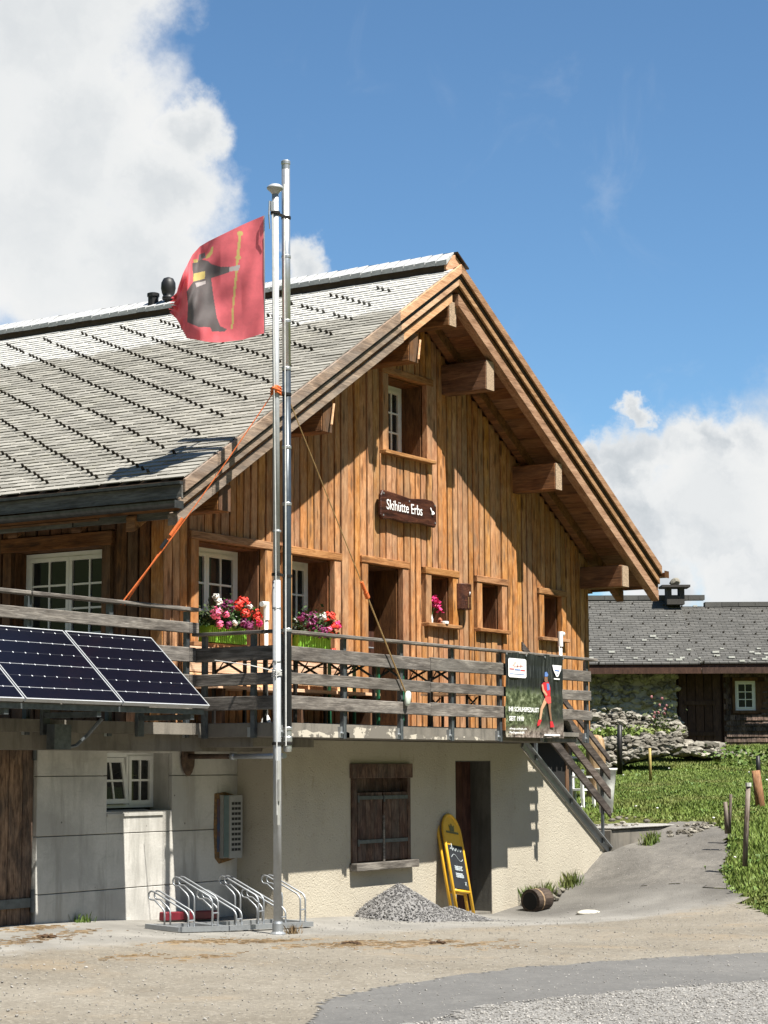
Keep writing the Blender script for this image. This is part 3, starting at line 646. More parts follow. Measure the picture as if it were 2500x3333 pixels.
# ---- roof
BACK = 23.2
def slope_pts(side, s):                # distance s down the slope from the ridge -> x, z on the roof surface
    m_ = MLs if side < 0 else MRs; c = 1/math.sqrt(1+m_*m_); return AX+side*s*c, AZ-s*c*m_
LLEN = (AX-16.72)*math.sqrt(1+MLs*MLs); RLEN = (28.36-AX)*math.sqrt(1+MRs*MRs)
q = MB()                               # roof deck under the shingles
for side, L in ((-1, LLEN), (1, RLEN)):
    x1, z1 = slope_pts(side, L)
    pts = [(AX, AZ-.022), (x1, z1-.022), (x1, z1-.10), (AX, AZ-.10)]
    q.prism([(p[0], yV+.02, p[1]) for p in pts], (0, 30-yV-.02, 0))
part(q, 'roof', M['ridge_dark'])
# shingles on the left slope
EXPO, SW = .102, .285
ang = math.atan(MLs); cs, sn = math.cos(ang), math.sin(ang)
def shingle_mesh(wd):
    mb = MB(); L = .155
    # local: x across (along the eave), y down the slope, z off the roof
    for a in (0,):
        t0, t1 = .004, .019
        mb.hexa([(-wd/2, L/2, t1-.012), (wd/2, L/2, t1-.012), (wd/2, -L/2, t0-.010), (-wd/2, -L/2, t0-.010), (-wd/2, L/2, t1), (wd/2, L/2, t1), (wd/2, -L/2, t0), (-wd/2, -L/2, t0)])
    return mb
SHM = mesh_of(shingle_mesh(SW-.014), 'roof_shingle', M['shingle'])
ROT = Matrix(((0, -cs, -sn), (-1, 0, 0), (0, -sn, cs))).to_4x4()    # columns set below
ROT = Matrix.Identity(3); ROT.col[0] = Vector((0, 1, 0)); ROT.col[1] = Vector((-cs, 0, -sn)); ROT.col[2] = Vector((-sn, 0, cs))
EUL = ROT.to_euler()
cells = []; rows = int(LLEN/EXPO)
for r in range(rows):
    s = .26+r*EXPO
    if s > LLEN-.02: break
    off = (SW/2 if r % 2 else 0); y = yV+.30+off-SW
    # verge strip pieces first: a straight joint runs up the slope beside the verge
    cells.append((r, s, yV+.15, .30-.008))
    y = yV+.30
    if off: cells.append((r, s, y+off/2, off-.008)); y += off
    while y < BACK:
        cells.append((r, s, y+SW/2, SW-.014)); y += SW
def cell_world(s, y):
    x_, z_ = slope_pts(-1, s); return Vector((x_, y, z_))
cells = [(c, cell_world(c[1], c[2])) for c in cells]
full = [c for c in cells if abs(c[0][3]-(SW-.014)) < 1e-6]
full.sort(key=lambda c: (c[1]-Vector(CAM)).length); near = set(id(c) for c in full[:300])
rest = MB()
for c in cells:
    (r, s, y, wd), p = c; jz = Vector((-sn, 0, cs))*U(-.002, .004); dn = Vector((-cs, 0, -sn))*U(-.006, .008)
    if id(c) in near:
        o = build(None, 'roof_shingle', None, hut, me=SHM, loc=p+jz+dn, rot=EUL)
    else:
        mbt = shingle_mesh(wd); k = len(rest.v); rest.v += [tuple(ROT@Vector(v)+p+jz+dn) for v in mbt.v]; rest.f += [tuple(k+i for i in f) for f in mbt.f]; rest.m += [0]*len(mbt.f)
part(rest, 'roof_shingles', M['shingle'], kind='stuff')
# right slope, seen only edge on
q = MB()
for r in range(int(RLEN/.2)):
    a, b = slope_pts(1, .2+r*.2), slope_pts(1, min(.45+r*.2, RLEN))
    q.prism([(a[0], yV, a[1]-.012), (b[0], yV, b[1]+.004), (b[0], yV, b[1]-.012), (a[0], yV, a[1]-.02)], (0, 30-yV, 0))
part(q, 'right_roof_slope', M['shingle'])
# snow guards: a dark hook on every course, each row half a shingle further forward
gm = MB(); gm.prism([(-.021, .018, .008), (.021, .018, .008), (.015, .028, .064), (-.015, .028, .064)], (0, .008, 0))
GM = mesh_of(gm, 'snow_guard', M['guard']); GM2 = mesh_of(gm, 'snow_guard_clean', M['guard_clean']); gl = []
for r in range(3, len(range(rows))):
    s = .26+r*EXPO
    if s > LLEN-.25: break
    y0 = yV+.62+((-.1425*r) % .7125)
    k = 0
    while y0+k*.7125 < BACK-.4:
        if rnd() < .93: gl.append(cell_world(s+.055, y0+k*.7125+U(-.012, .012)))
        k += 1
gl.sort(key=lambda p: (p-Vector(CAM)).length); extra = MB()
for i, p in enumerate(gl):
    if i < 300: build(None, 'snow_guard', None, hut, me=GM2 if p.z > 7.02 else GM, loc=p, rot=EUL)
    else:
        k = len(extra.v); extra.v += [tuple(ROT@Vector(v)+p) for v in gm.v]; extra.f += [tuple(k+j for j in f) for f in gm.f]; extra.m += [0]*len(gm.f)
if extra.v: part(extra, 'snow_guards', M['guard'], kind='stuff')
# ridge cap: raised boxed ridge with pale tiles
RZ = AZ+.175; rx0 = AX-.30
q = MB(); q.prism([(AX-.235, yV+.1, AZ-.13), (AX+.235, yV+.1, AZ-.13), (AX+.235, yV+.1, AZ+.005), (AX, yV+.1, RZ-.035), (AX-.235, yV+.1, AZ+.005)], (0, BACK-yV, 0)); part(q, 'ridge_box', M['ridge_dark'])
q = MB(); q.prism([(AX-.23, yV+.07, AZ-.10), (AX+.23, yV+.07, AZ-.10), (AX+.23, yV+.07, AZ+.0), (AX, yV+.07, RZ-.04), (AX-.23, yV+.07, AZ+.0)], (0, .028, 0)); part(q, 'ridge_end_board', M['barge_new'])
y = yV+.03
while y < BACK:
    q = MB(); y1 = y+.165; zj = U(0, .010); skew = .03
    q.hexa([(AX-.285, y, AZ-.055+zj), (AX-.285, y1, AZ-.055+zj), (AX, y1+.046, RZ-.02+zj), (AX, y+.06, RZ-.02+zj), (AX-.29, y, AZ+.012+zj), (AX-.29, y1-.014, AZ+.012+zj-.008), (AX, y1-.014+.06, RZ+zj-.008), (AX, y+.06, RZ+zj)])
    part(q, 'ridge_tile', M['ridge']); y = y1
q = MB(); q.hexa([(AX+.001, yV+.03, RZ-.02), (AX+.001, BACK, RZ-.02), (AX+.285, BACK, AZ-.005), (AX+.285, yV+.03, AZ-.005), (AX+.001, yV+.03, RZ), (AX+.001, BACK, RZ), (AX+.29, BACK, AZ+.012), (AX+.29, yV+.03, AZ+.012)]); part(q, 'ridge_tiles', M['ridge_dark'])
# barge boards, stepped courses under the verge
def raker(side, L0, L1, y0, y1, d0, d1, mat, name, **kw):
    a, b = slope_pts(side, L0), slope_pts(side, L1); q = MB()
    q.prism([(a[0], y0, a[1]-d0), (b[0], y0, b[1]-d0), (b[0], y0, b[1]-d1), (a[0], y0, a[1]-d1)], (0, y1-y0, 0)); return part(q, name, mat, **kw)
CUT = 1.75
for side, L in ((-1, LLEN), (1, RLEN)):
    if side < 0:
        raker(-1, 0.002, CUT, yV-.03, yV, .0, .125, M['barge_new'], 'barge_board', bevel=.004, label='fresh pale upper barge board')
        raker(-1, CUT+.004, L, yV-.03, yV, .0, .14, M['barge_old'], 'barge_board', bevel=.004, label='weathered grey lower barge board')
        raker(-1, 0.002, CUT-.1, yV+.01, yV+.04, .19, .275, M['barge_new'], 'barge_board', bevel=.004); raker(-1, CUT-.096, L+.05, yV+.01, yV+.04, .18, .275, M['barge_old'], 'barge_board', bevel=.004)
        raker(-1, .12, 1.5, yV+.055, yV+.17, .335, .45, M['barge_new'], 'rafter', bevel=.005); raker(-1, 1.504, L+.05, yV+.055, yV+.17, .335, .46, M['barge_old'], 'rafter', bevel=.005)
    else:
        raker(1, .002, L, yV-.03, yV, .0, .125, M['barge_right'], 'barge_board', bevel=.004)
        raker(1, .002, L+.0, yV+.01, yV+.04, .19, .275, M['barge_right'], 'barge_board', bevel=.004)
        raker(1, .06, L+.05, yV+.055, yV+.18, .335, .50, M['barge_right'], 'rafter', bevel=.005)
    raker(side, .1, L+.02, yF-.22, yF-.10, .335, .50, M['wood_y'], 'rafter', bevel=.005)
    raker(side, .0, L-.03, yV+.002, yF+.1, .11, .178, M['ridge_dark'], 'batten_layer')
    raker(side, .0, L-.02, yV+.045, yF+.1, .20, .27, M['ridge_dark'], 'batten_layer')
    s = .0                              # sheathing boards seen from below
    while s < L-.05:
        a, b = slope_pts(side, s), slope_pts(side, min(s+.212, L)); q = MB(); dj = U(0, .008)
        q.prism([(a[0], yV+.06, a[1]-.272-dj), (b[0], yV+.06, b[1]-.272-dj), (b[0], yV+.06, b[1]-.325-dj), (a[0], yV+.06, a[1]-.325-dj)], (0, 1.1 if s < L-1.2 else 4.0, 0)); part(q, 'soffit_board', M['soffit']); s += .22
# eave returns on both sides: sheathing down the long walls
for side, L in ((-1, LLEN), (1, RLEN)):
    q = MB(); a, b = slope_pts(side, L-1.2), slope_pts(side, L); q.prism([(a[0], yF+.3, a[1]-.335), (b[0], yF+.3, b[1]-.335), (b[0], yF+.3, b[1]-.36), (a[0], yF+.3, a[1]-.36)], (0, 14, 0)); part(q, 'eave_soffit', M['soffit'])
# rafter tails along the left eave
for k in range(9):
    y = 14.6+k*.92; a, b = slope_pts(-1, LLEN-.95), slope_pts(-1, LLEN-.08); q = MB(); q.prism([(a[0], y, a[1]-.36), (b[0], y, b[1]-.36), (b[0], y, b[1]-.50), (a[0], y, a[1]-.50)], (0, .13, 0)); part(q, 'rafter', M['wood_y'])
# purlins with pale end grain
def purlin(x0, x1, z0, z1, yend=13.27, em='endgrain'):
    q = MB(); q.box(x0, x1, yend, yF+.1, z0, z1); pu = part(q, 'purlin', M['wood_y'], bevel=.012)
    q = MB(); q.box(x0+.006, x1-.006, yend-.006, yend+.002, z0+.006, z1-.006); build(q, 'end_face', M[em], pu)
purlin(AX-.09, AX+.09, 7.33, 7.66); purlin(23.31, 23.52, 6.64, 7.04); purlin(25.23, 25.42, 5.52, 5.90); purlin(27.28, 27.50, 4.31, 4.63)
purlin(21.38, 21.59, 6.70, 7.08, em='wood_dark'); purlin(19.46, 19.66, 5.55, 5.93, em='wood_dark'); purlin(17.48, 17.70, 4.42, 4.72, em='wood_dark')
# iron straps on the left purlins
for x_, z_ in ((21.5, 7.02), (19.56, 5.92)):
    q = MB(); q.tube([(x_+.1, 13.24, z_-.02), (x_+.02, 13.22, z_-.28)], .014, 6); part(q, 'strap', M['bench'])
# left eave: flashing, fascia, gutter
ex, ez = slope_pts(-1, LLEN); YB = 24.
q = MB(); q.box(ex-.06, ex+.10, yV+.0, YB, ez-.055, ez-.026); part(q, 'eave_flashing', M['gutter'])
q = MB(); q.box(ex-.02, ex+.01, yV+.004, YB, ez-.20, ez-.058); part(q, 'fascia', M['fascia'])
q = MB(); pr = []
for k in range(9):
    t_ = math.pi*k/8; pr.append((ex-.105-.07*math.cos(t_), ez-.245-.07*math.sin(t_)))
pr2 = [(ex-.105-.06*math.cos(math.pi*k/8), ez-.245-.06*math.sin(math.pi*k/8)) for k in range(8, -1, -1)]
q.prism([(p[0], yV-.03, p[1]) for p in pr+pr2], (0, YB-yV, 0)); q.box(ex-.18, ex-.03, yV-.032, yV-.028, ez-.32, ez-.24); part(q, 'gutter', M['gutter'])
for k in range(6):
    y0 = yV+.08+k*1.45; q = MB(); q.box(ex+.02, ex+.06, y0, y0+1.43, ez-.40, ez-.205-.02*(k % 2)); part(q, 'eave_board', M['fascia'])
# right eave gutter
exr, ezr = slope_pts(1, RLEN); q = MB(); pr = [(exr+.09-.075*math.cos(math.pi*k/8), ezr-.10-.075*math.sin(math.pi*k/8)) for k in range(9)]; pr2 = [(exr+.09-.062*math.cos(math.pi*k/8), ezr-.10-.062*math.sin(math.pi*k/8)) for k in range(8, -1, -1)]
q.prism([(p[0], yV-.06, p[1]) for p in pr+pr2], (0, 12, 0)); q.box(exr+.015, exr+.165, yV-.064, yV-.058, ezr-.175, ezr-.07); part(q, 'gutter', M['copper'])
q = MB(); q.box(exr-.03, exr+.005, yV+.045, 26, ezr-.34, ezr-.03); part(q, 'fascia', M['wood_y'])
# vents on the ridge
q = MB(); c = (AX-.15, 17.83, AZ-.1); q.lathe(c, [(.05, 0), (.05, .20), (.085, .21), (.085, .25), (.07, .26), (.09, .30), (.105, .37), (.10, .45), (.07, .51), (.02, .53)], 14)
tag(build(q, 'roof_vent', M['black'], smooth=True), 'round headed black vent cowl on the roof ridge behind the flag', 'vent')
q = MB(); c = (AX-.15, 18.10, AZ-.1); q.lathe(c, [(.075, 0), (.075, .28), (.088, .285), (.088, .33), (.075, .335), (.06, .34)], 12)
tag(build(q, 'roof_vent', M['black']), 'short flat topped black pipe on the roof ridge beside the round cowl', 'vent')

# ------------------------------------------------------------------ basement storey (parts of the hut)
SLZ = 1.997
shX = (20.163, 21.445, .515, 1.725); cdX = (22.563, 23.466, -.25, 1.762)
WTOP = 1.99
q = MB(); xs = [18.763, shX[0], shX[1], cdX[0], cdX[1], 24.3]; zs = [-.6, cdX[2], shX[2], shX[3], cdX[3], WTOP]
wall_grid(q, xs, sorted(zs), [shX, cdX], yL, yL+.42)
def str_z(x): return 1.971-(x-24.316)*.595
q.prism([(24.3, yL, -.6), (26.75, yL, -.6), (26.75, yL, str_z(26.75)-.05), (24.3, yL, str_z(24.3)-.05)], (0, .42, 0))
q.box(18.763, 18.763+.3, yL+.42, yW+.3, -.4, WTOP)
part(q, 'plaster_wall', M['plaster'])
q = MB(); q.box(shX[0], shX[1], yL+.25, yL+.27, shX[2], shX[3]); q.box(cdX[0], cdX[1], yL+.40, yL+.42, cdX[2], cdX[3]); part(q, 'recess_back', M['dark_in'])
# shutter: lintel, frame, two board leaves with iron straps, sill
q = MB(); q.box(shX[0]-.02, shX[1]+.02, yL-.05, yL+.2, shX[3]-.17, shX[3]); part(q, 'lintel', M['shutter'], bevel=.006)
q = MB(); q.box(shX[0], shX[0]+.10, yL-.025, yL+.2, shX[2]+.06, shX[3]-.172); q.box(shX[1]-.07, shX[1], yL-.025, yL+.2, shX[2]+.06, shX[3]-.172); q.box(shX[0]+.1, shX[1]-.07, yL+.08, yL+.2, shX[3]-.33, shX[3]-.172); part(q, 'shutter_frame', M['shutter'])
q = MB(); q.box(shX[0]-.03, shX[1]+.06, yL-.11, yL+.2, shX[2]-.03, shX[2]+.058); part(q, 'sill', M['rail'], bevel=.006)
mid = (shX[0]+.10+shX[1]-.07)/2
for a, b in ((shX[0]+.11, mid-.012), (mid+.012, shX[1]-.08)):
    q = MB(); n = 3
    q.box(a, b, yL-.004, yL+.016, shX[2]+.065, shX[3]-.335); leafp = part(q, 'shutter', M['shutter'])
    for i in range(n):
        w_ = (b-a)/n; q = MB(); q.box(a+i*w_+.004, a+(i+1)*w_-.004, yL-.024, yL-.006, shX[2]+.07+U(0, .01), shX[3]-.34); build(q, 'board', M['shutter'], leafp)
    for z_ in (shX[3]-.40, shX[2]+.30):
        q = MB(); q.box(a-.005, b+.0, yL-.036, yL-.026, z_-.02, z_+.022); q.tube([(a+.005, yL-.035, z_-.05), (a+.005, yL-.035, z_+.03)], .012, 6); build(q, 'strap_hinge', M['post'], leafp)
q = MB(); q.box(mid-.016, mid+.016, yL-.045, yL-.03, shX[2]+.065, shX[2]+.60); part(q, 'cover_strip', M['rail'])
# cellar door
q = MB()
for i in range(4):
    a = cdX[0]+.0+i*(cdX[1]-cdX[0])/4; q.box(a+.004, a+(cdX[1]-cdX[0])/4-.004, yL+.30, yL+.34, -.18, cdX[3]-.01)
part(q, 'cellar_door', M['dark_door'])
q = MB(); q.box(cdX[0]+.003, cdX[1]-.003, yL+.02, yL+.36, -.4, -.165); part(q, 'doorstep', M['slab'])
q = MB(); q.box(cdX[1]-.012, cdX[1]+.001, yL+.004, yL+.30, -.164, cdX[3]); q.box(cdX[0], cdX[0]+.012, yL+.004, yL+.30, -.164, cdX[3]); q.box(cdX[0]+.013, cdX[1]-.013, yL+.004, yL+.30, cdX[3]-.012, cdX[3]-.001); part(q, 'reveal', M['darkconc'])  # opening lined with a darker concrete than the plastered wall
# cast concrete wall, poured in lifts
gx0, gx1 = 12.2, 15.445
wi = (16.509, 17.585, 1.235, 1.842)
lifts = [(-.5, .44), (.448, 1.005), (1.013, 1.60), (1.608, WTOP-.0)]
q = MB()
for z0, z1 in lifts:
    for x0, x1 in ((15.447, wi[0]), (wi[1], 18.762)): q.box(x0, x1, yW, yW+.05, z0, z1)
    for zz0, zz1 in ((z0, min(z1, wi[2])), (max(z0, wi[3]), z1)):
        if zz1 > zz0+.002: q.box(wi[0], wi[1], yW, yW+.05, zz0, zz1)
part(q, 'concrete_wall', M['concrete'], bevel=.004)
q = MB(); wall_grid(q, [15.447, wi[0], wi[1], 18.762], [-.5, wi[2], wi[3], WTOP], [wi], yW+.051, yW+.36); q.box(10, 15.2, yW+.2, yW+.36, 2.06, 2.14); part(q, 'concrete_core', M['concrete'])
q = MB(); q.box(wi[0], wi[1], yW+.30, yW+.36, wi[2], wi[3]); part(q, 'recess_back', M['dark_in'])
q = MB(); q.hexa([(wi[0], yW-.015, wi[2]-.05), (wi[1]-.16, yW-.015, wi[2]-.05), (wi[1]-.16, yW+.25, wi[2]-.02), (wi[0], yW+.25, wi[2]-.02), (wi[0], yW-.015, wi[2]-.022), (wi[1]-.16, yW-.015, wi[2]-.022), (wi[1]-.16, yW+.25, wi[2]+.012), (wi[0], yW+.25, wi[2]+.012)]); part(q, 'sill', M['concrete'])
# basement window: fixed right leaf, tilted left leaf
wx = 17.80-.02; yw = yW+.26
bw = window((0, yw, 0), (1, 0, 0), (0, -1, 0), 17.13, 17.585, wi[2]+.03, wi[3]-.0, 2, 2, 1, fr=.03)
q = MB(); q.box(16.60, 17.128, yw, yw+.06, wi[3]-.045, wi[3]); q.box(16.60, 17.128, yw, yw+.06, wi[2]+.03, wi[2]+.065); q.box(16.60, 16.64, yw, yw+.06, wi[2]+.066, wi[3]-.046); fl = part(q, 'window_frame', M['white'])
tl = math.radians(9); oo = Vector((0, yw-.02, wi[2]+.07)); hgt = wi[3]-wi[2]-.12
lf = MB(); lf.o = oo; lf.u = Vector((1, 0, 0)); lf.z = Vector((0, math.sin(tl), math.cos(tl))); lf.n = Vector((0, -math.cos(tl), math.sin(tl)))
a0, a1 = 16.66, 17.11
for bx in ((a0, a1, 0, .04, 0, .05), (a0, a1, 0, .04, hgt-.05, hgt), (a0, a0+.05, 0, .04, .051, hgt-.051), (a1-.05, a1, 0, .04, .051, hgt-.051), (a0+.051, a1-.051, .01, .03, hgt/2-.012, hgt/2+.012), ((a0+a1)/2-.012, (a0+a1)/2+.012, .01, .032, .051, hgt/2-.013), ((a0+a1)/2-.012, (a0+a1)/2+.012, .01, .032, hgt/2+.013, hgt-.051)): lf.box(*bx)
lfo = part(lf, 'window', M['white'], label='tilted open window leaf')
for c in range(2):
    for r in range(2):
        g = MB(); g.o, g.u, g.n, g.z = lf.o, lf.u, lf.n, lf.z; hw = (a1-a0)/2
        g.box(a0+.05+c*(hw-.05)+(.013 if c else 0), a0+.05+(c+1)*(hw-.05)-(0 if c else .013), .014, .022, .052+r*(hgt/2-.05)+(.014 if r else 0), .05+(r+1)*(hgt/2-.05)-(0 if r else .014)); build(g, 'pane', M['glass'], lfo)
# garage door boards
x = gx0
while x < gx1-.02:
    x1 = min(x+U(.19, .25), gx1-.005); q = MB(); q.box(x, x1-.006, yW+.03+U(0, .012), yW+.09, .16, 2.075); part(q, 'garage_board', M['gate'], bevel=.005); x = x1
q = MB(); q.box(gx0, gx1-.04, yW+.012, yW+.028, 1.88, 1.95); q.box(gx0, gx1-.03, yW+.012, yW+.028, .33, .42); part(q, 'strap_hinge', M['post'])
q = MB(); q.tube([(gx1-.03, yW+.01, 1.76), (gx1-.03, yW+.01, 1.98)], .02, 8); q.tube([(gx1-.03, yW+.01, .28), (gx1-.03, yW+.01, .5)], .02, 8); part(q, 'hinge_pin', M['post'])
q = MB(); q.box(gx0, gx1+.0, yW-.005, yW+.3, 2.078, 2.13); part(q, 'lintel', M['wood_x'])
# terrace and balcony slabs
q = MB(); q.box(10.2, 17.56, yT-.10, 16.5, 2.03, FLOOR); q.box(10.2, 17.40, 16.5, 24, 2.03, FLOOR); part(q, 'terrace_slab', M['slab'])
q = MB(); q.box(10.2, 18.75, yT-.0, yW-.002, 1.86, 2.028); part(q, 'edge_beam', M['slab'])
q = MB(); q.box(17.565, 22.20, yR+.045, yF-.06, SLZ, FLOOR); q.box(22.202, 24.42, yR+.06, yF-.06, SLZ+.07, FLOOR-.02); q.box(22.3, 24.44, yR+.10, yL-.003, SLZ+.0, SLZ+.068); part(q, 'balcony_slab', M['slab'], bevel=.006)
q = MB()
def flake(x0, x1, z0, z1, n=11):
    top = [(x0+(x1-x0)*i/n, z1+U(-.02, .02)) for i in range(n+1)]; bot = [(x0+(x1-x0)*i/n, z0) for i in range(n, -1, -1)]
    for i in range(n): q.face([(top[i][0], yR+.041, z0), (top[i+1][0], yR+.041, z0), (top[i+1][0], yR+.041, top[i+1][1]), (top[i][0], yR+.041, top[i][1])])
flake(17.6, 18.9, 2.0, 2.06); flake(18.8, 19.9, 2.0, 2.12); flake(19.9, 21.0, 2.0, 2.05); flake(21.0, 21.9, 2.0, 2.04)
part(q, 'flaked_paint', M['flaked'])
# beam under the balcony return, flue hole
q = MB(); q.box(17.63, 18.76, yR+.42, yW-.01, 1.90, SLZ-.003); part(q, 'edge_beam', M['slab'])

# stair beside the hut
st = thing('outdoor_stair', 'concrete stair with dark plank railing climbing to the right end of the balcony', 'stair', (26.7, 13.5, .4))
n = 9
for i in range(n):
    x1 = 26.75-i*.262; z1 = .62+i*.17; q = MB(); q.box(x1-.262, x1+.02, yL+.43, 14.24, z1-.19, z1); build(q, 'step', M['slab'], st, bevel=.01)
q = MB(); q.prism([(24.3, yL+.05, .2), (26.9, yL+.05, -.2), (26.78, yL+.05, .56), (24.42, yL+.05, 2.0), (24.3, yL+.05, 2.0)], (0, .36, 0)); build(q, 'cheek', M['plaster'], st)
q = MB(); q.beam((24.30, yL-.02, str_z(24.30)), (26.80, yL-.02, str_z(26.80)), .035, .085); q.beam((24.30, yL-.05, str_z(24.30)+.046), (26.80, yL-.05, str_z(26.80)+.046), .08, .012); build(q, 'stringer', M['steel'], st)
for xx, zt in ((24.62, 2.1), (25.62, 2.25), (26.58, 1.75)):
    q = MB(); q.box(xx-.02, xx+.02, yL-.065, yL-.03, str_z(xx)-.02, zt); build(q, 'post', M['post'], st)
for zb in (.951, 1.221, 1.493, 1.735):
    xs0 = 26.76; q = MB(); h = .155 if zb < 1.7 else .10; x0 = 24.2
    pts = [(x0, zb+(xs0-x0)*.585), (xs0, zb), (xs0, zb+h*.9), (x0, zb+(xs0-x0)*.585+h*1.12)]
    q.prism([(p[0], yL-.10, p[1]) for p in pts], (0, .03, 0)); build(q, 'plank', M['rail_dark'], st, bevel=.005)

# ------------------------------------------------------------------ railings
rb = thing('balcony_railing', 'weathered grey plank railing on steel posts round the balcony', 'railing', (20, yR, FLOOR))
def rplank(x0, x1, z0, z1, sag=.01):
    q = MB(); y = 12.452+U(0, .004); a, b, c, d = [U(-sag, sag) for _ in range(4)]
    q.hexa([(x0, y, z0+a), (x1, y, z0+b), (x1, y+.032, z0+b), (x0, y+.032, z0+a), (x0, y, z1+c), (x1, y, z1+d), (x1, y+.032, z1+d), (x0, y+.032, z1+c)]); build(q, 'plank', M['rail'], rb, bevel=.006)
for z0, z1 in ((2.797, 2.945), (2.54, 2.665), (2.281, 2.426)):
    for x0, x1 in ((17.52, 20.50), (20.51, 22.9), (22.91, 24.60+U(0, .03))): rplank(x0, x1, z0+U(-.005, .005), z1+U(-.005, .005))
q = MB(); q.box(17.46, 21.1, 12.42, 12.53, 3.079, 3.113); build(q, 'handrail', M['rail'], rb, bevel=.006); q = MB(); q.box(21.105, 24.76, 12.42, 12.53, 3.079, 3.113); build(q, 'handrail', M['rail'], rb, bevel=.006)
def rpost(x, y, ax, z0=1.99, z1=3.075, root=rb):
    q = MB()
    if ax == 'x': q.box(x-.022, x+.022, y, y+.012, z0, z1); q.box(x+.022, x+.028, y-.004, y+.045, z0, z1); q.box(x-.028, x-.022, y-.004, y+.045, z0, z1)
    else: q.box(x-.006, x+.006, y-.022, y+.022, z0, z1); q.box(x-.006, x+.04, y+.0225, y+.028, z0, z1); q.box(x-.006, x+.04, y-.028, y-.0225, z0, z1)
    p = build(q, 'post', M['post'], root)
    q = MB()
    if ax == 'x': q.box(x-.07, x-.03, y+.01, y+.05, 2.0, 2.12); q.tube([(x-.05, y-.01, 2.05), (x-.05, y+.02, 2.05)], .014, 6)
    else: q.box(x+.0, x+.045, y+.03, y+.07, 2.0, 2.1)
    build(q, 'bracket', M['steel'], p)
for x in (17.62, 18.742, 19.909, 21.046, 22.21, 23.38, 24.554): rpost(x, yR-.002, 'x')
for y in (12.83, 13.478): rpost(17.517, y, 'y')
for z0, z1 in ((2.797, 2.950), (2.54, 2.668), (2.281, 2.426)):
    q = MB(); q.box(17.478, 17.508, 12.49, 13.575, z0, z1); build(q, 'plank', M['rail_y'], rb, bevel=.006)
q = MB(); q.box(17.455, 17.56, 12.535, 13.60, 3.079, 3.113); build(q, 'handrail', M['rail_y'], rb, bevel=.006)
rt = thing('terrace_railing', 'taller weathered plank railing on the left terrace behind the solar panels', 'railing', (15, yT, FLOOR))
for x0, x1 in ((11, 14.86), (14.885, 17.53)):
    q = MB(); q.box(x0, x1, 13.53, 13.63, 3.345, 3.385); build(q, 'handrail', M['rail'], rt, bevel=.006)
for z0, z1, xe in ((3.107, 3.225, 17.52), (2.80, 2.957, 17.47), (2.54, 2.67, 17.47), (2.28, 2.42, 17.47)):
    q = MB(); q.box(11, xe, 13.545+U(0, .006), 13.578, z0, z1); build(q, 'plank', M['rail'], rt, bevel=.006)
for x in (12.5, 13.7, 14.892, 16.108, 17.376): rpost(x, yT-.015, 'x', 2.0, 3.34, rt)

# ------------------------------------------------------------------ solar panels on the terrace edge
def solar_panel(x0, label):
    W_, H_ = 1.342, 1.052; r = thing('solar_panel', label, 'solar panel', (x0, 12.726, 2.304), 'solar panels along the terrace railing')
    yt, zt, yb, zb = 13.5, 3.028, 12.726, 2.304
    dv = Vector((0, yt-yb, zt-zb)).normalized(); nv = Vector((0, -dv.z, dv.y)); fw_ = .012
    Rm = Matrix.Identity(3); Rm.col[0] = Vector((1, 0, 0)); Rm.col[1] = dv; Rm.col[2] = nv; e = Rm.to_euler()
    q = MB(); q.box(fw_, W_-fw_, -.0, -.003, 0, 0); q = MB()
    q.hexa([(fw_, fw_, -.012), (W_-fw_, fw_, -.012), (W_-fw_, H_-fw_, -.012), (fw_, H_-fw_, -.012), (fw_, fw_, -.004), (W_-fw_, fw_, -.004), (W_-fw_, H_-fw_, -.004), (fw_, H_-fw_, -.004)])
    o = build(q, 'cell_sheet', M['solar'], r, loc=(x0, yb, zb), rot=e)
    q = MB()
    for a0, a1, b0, b1 in ((0, W_, 0, fw_), (0, W_, H_-fw_, H_), (0, fw_, fw_, H_-fw_), (W_-fw_, W_, fw_, H_-fw_)):
        q.hexa([(a0, b0, -.04), (a1, b0, -.04), (a1, b1, -.04), (a0, b1, -.04), (a0, b0, 0), (a1, b0, 0), (a1, b1, 0), (a0, b1, 0)])
    build(q, 'frame', M['pole'], r, loc=(x0, yb, zb), rot=e); return r
solar_panel(15.302, 'rightmost solar panel, its slanted end showing beside the balcony'); solar_panel(15.283-.008-1.342, 'middle solar panel between the two others'); solar_panel(15.283-.016-2*1.342-.016, 'leftmost solar panel, cut by the left edge of the photo')
pm = thing('panel_mount', 'grey steel bracket rails carrying the solar panels below the terrace', 'bracket', (15, 13.2, 2.2))
q = MB(); q.box(11.2, 16.62, 12.78, 12.84, 2.215, 2.265); build(q, 'rail', M['post'], pm)
for x in (12.0, 13.75, 15.02, 16.45):
    q = MB(); q.box(x-.03, x+.03, 12.8, 13.52, 2.16, 2.212); q.box(x-.05, x+.05, 13.46, 13.498, 2.0, 2.26); build(q, 'arm', M['post'], pm)
q = MB(); q.box(14.96, 15.2, 13.30, 13.40, 1.86, 2.10); q.tube([(15.2, 13.35, 1.88), (15.3, 13.32, 1.90), (15.38, 13.25, 2.0), (15.42, 13.1, 2.16)], .018, 6); build(q, 'junction_box', M['post'], pm)

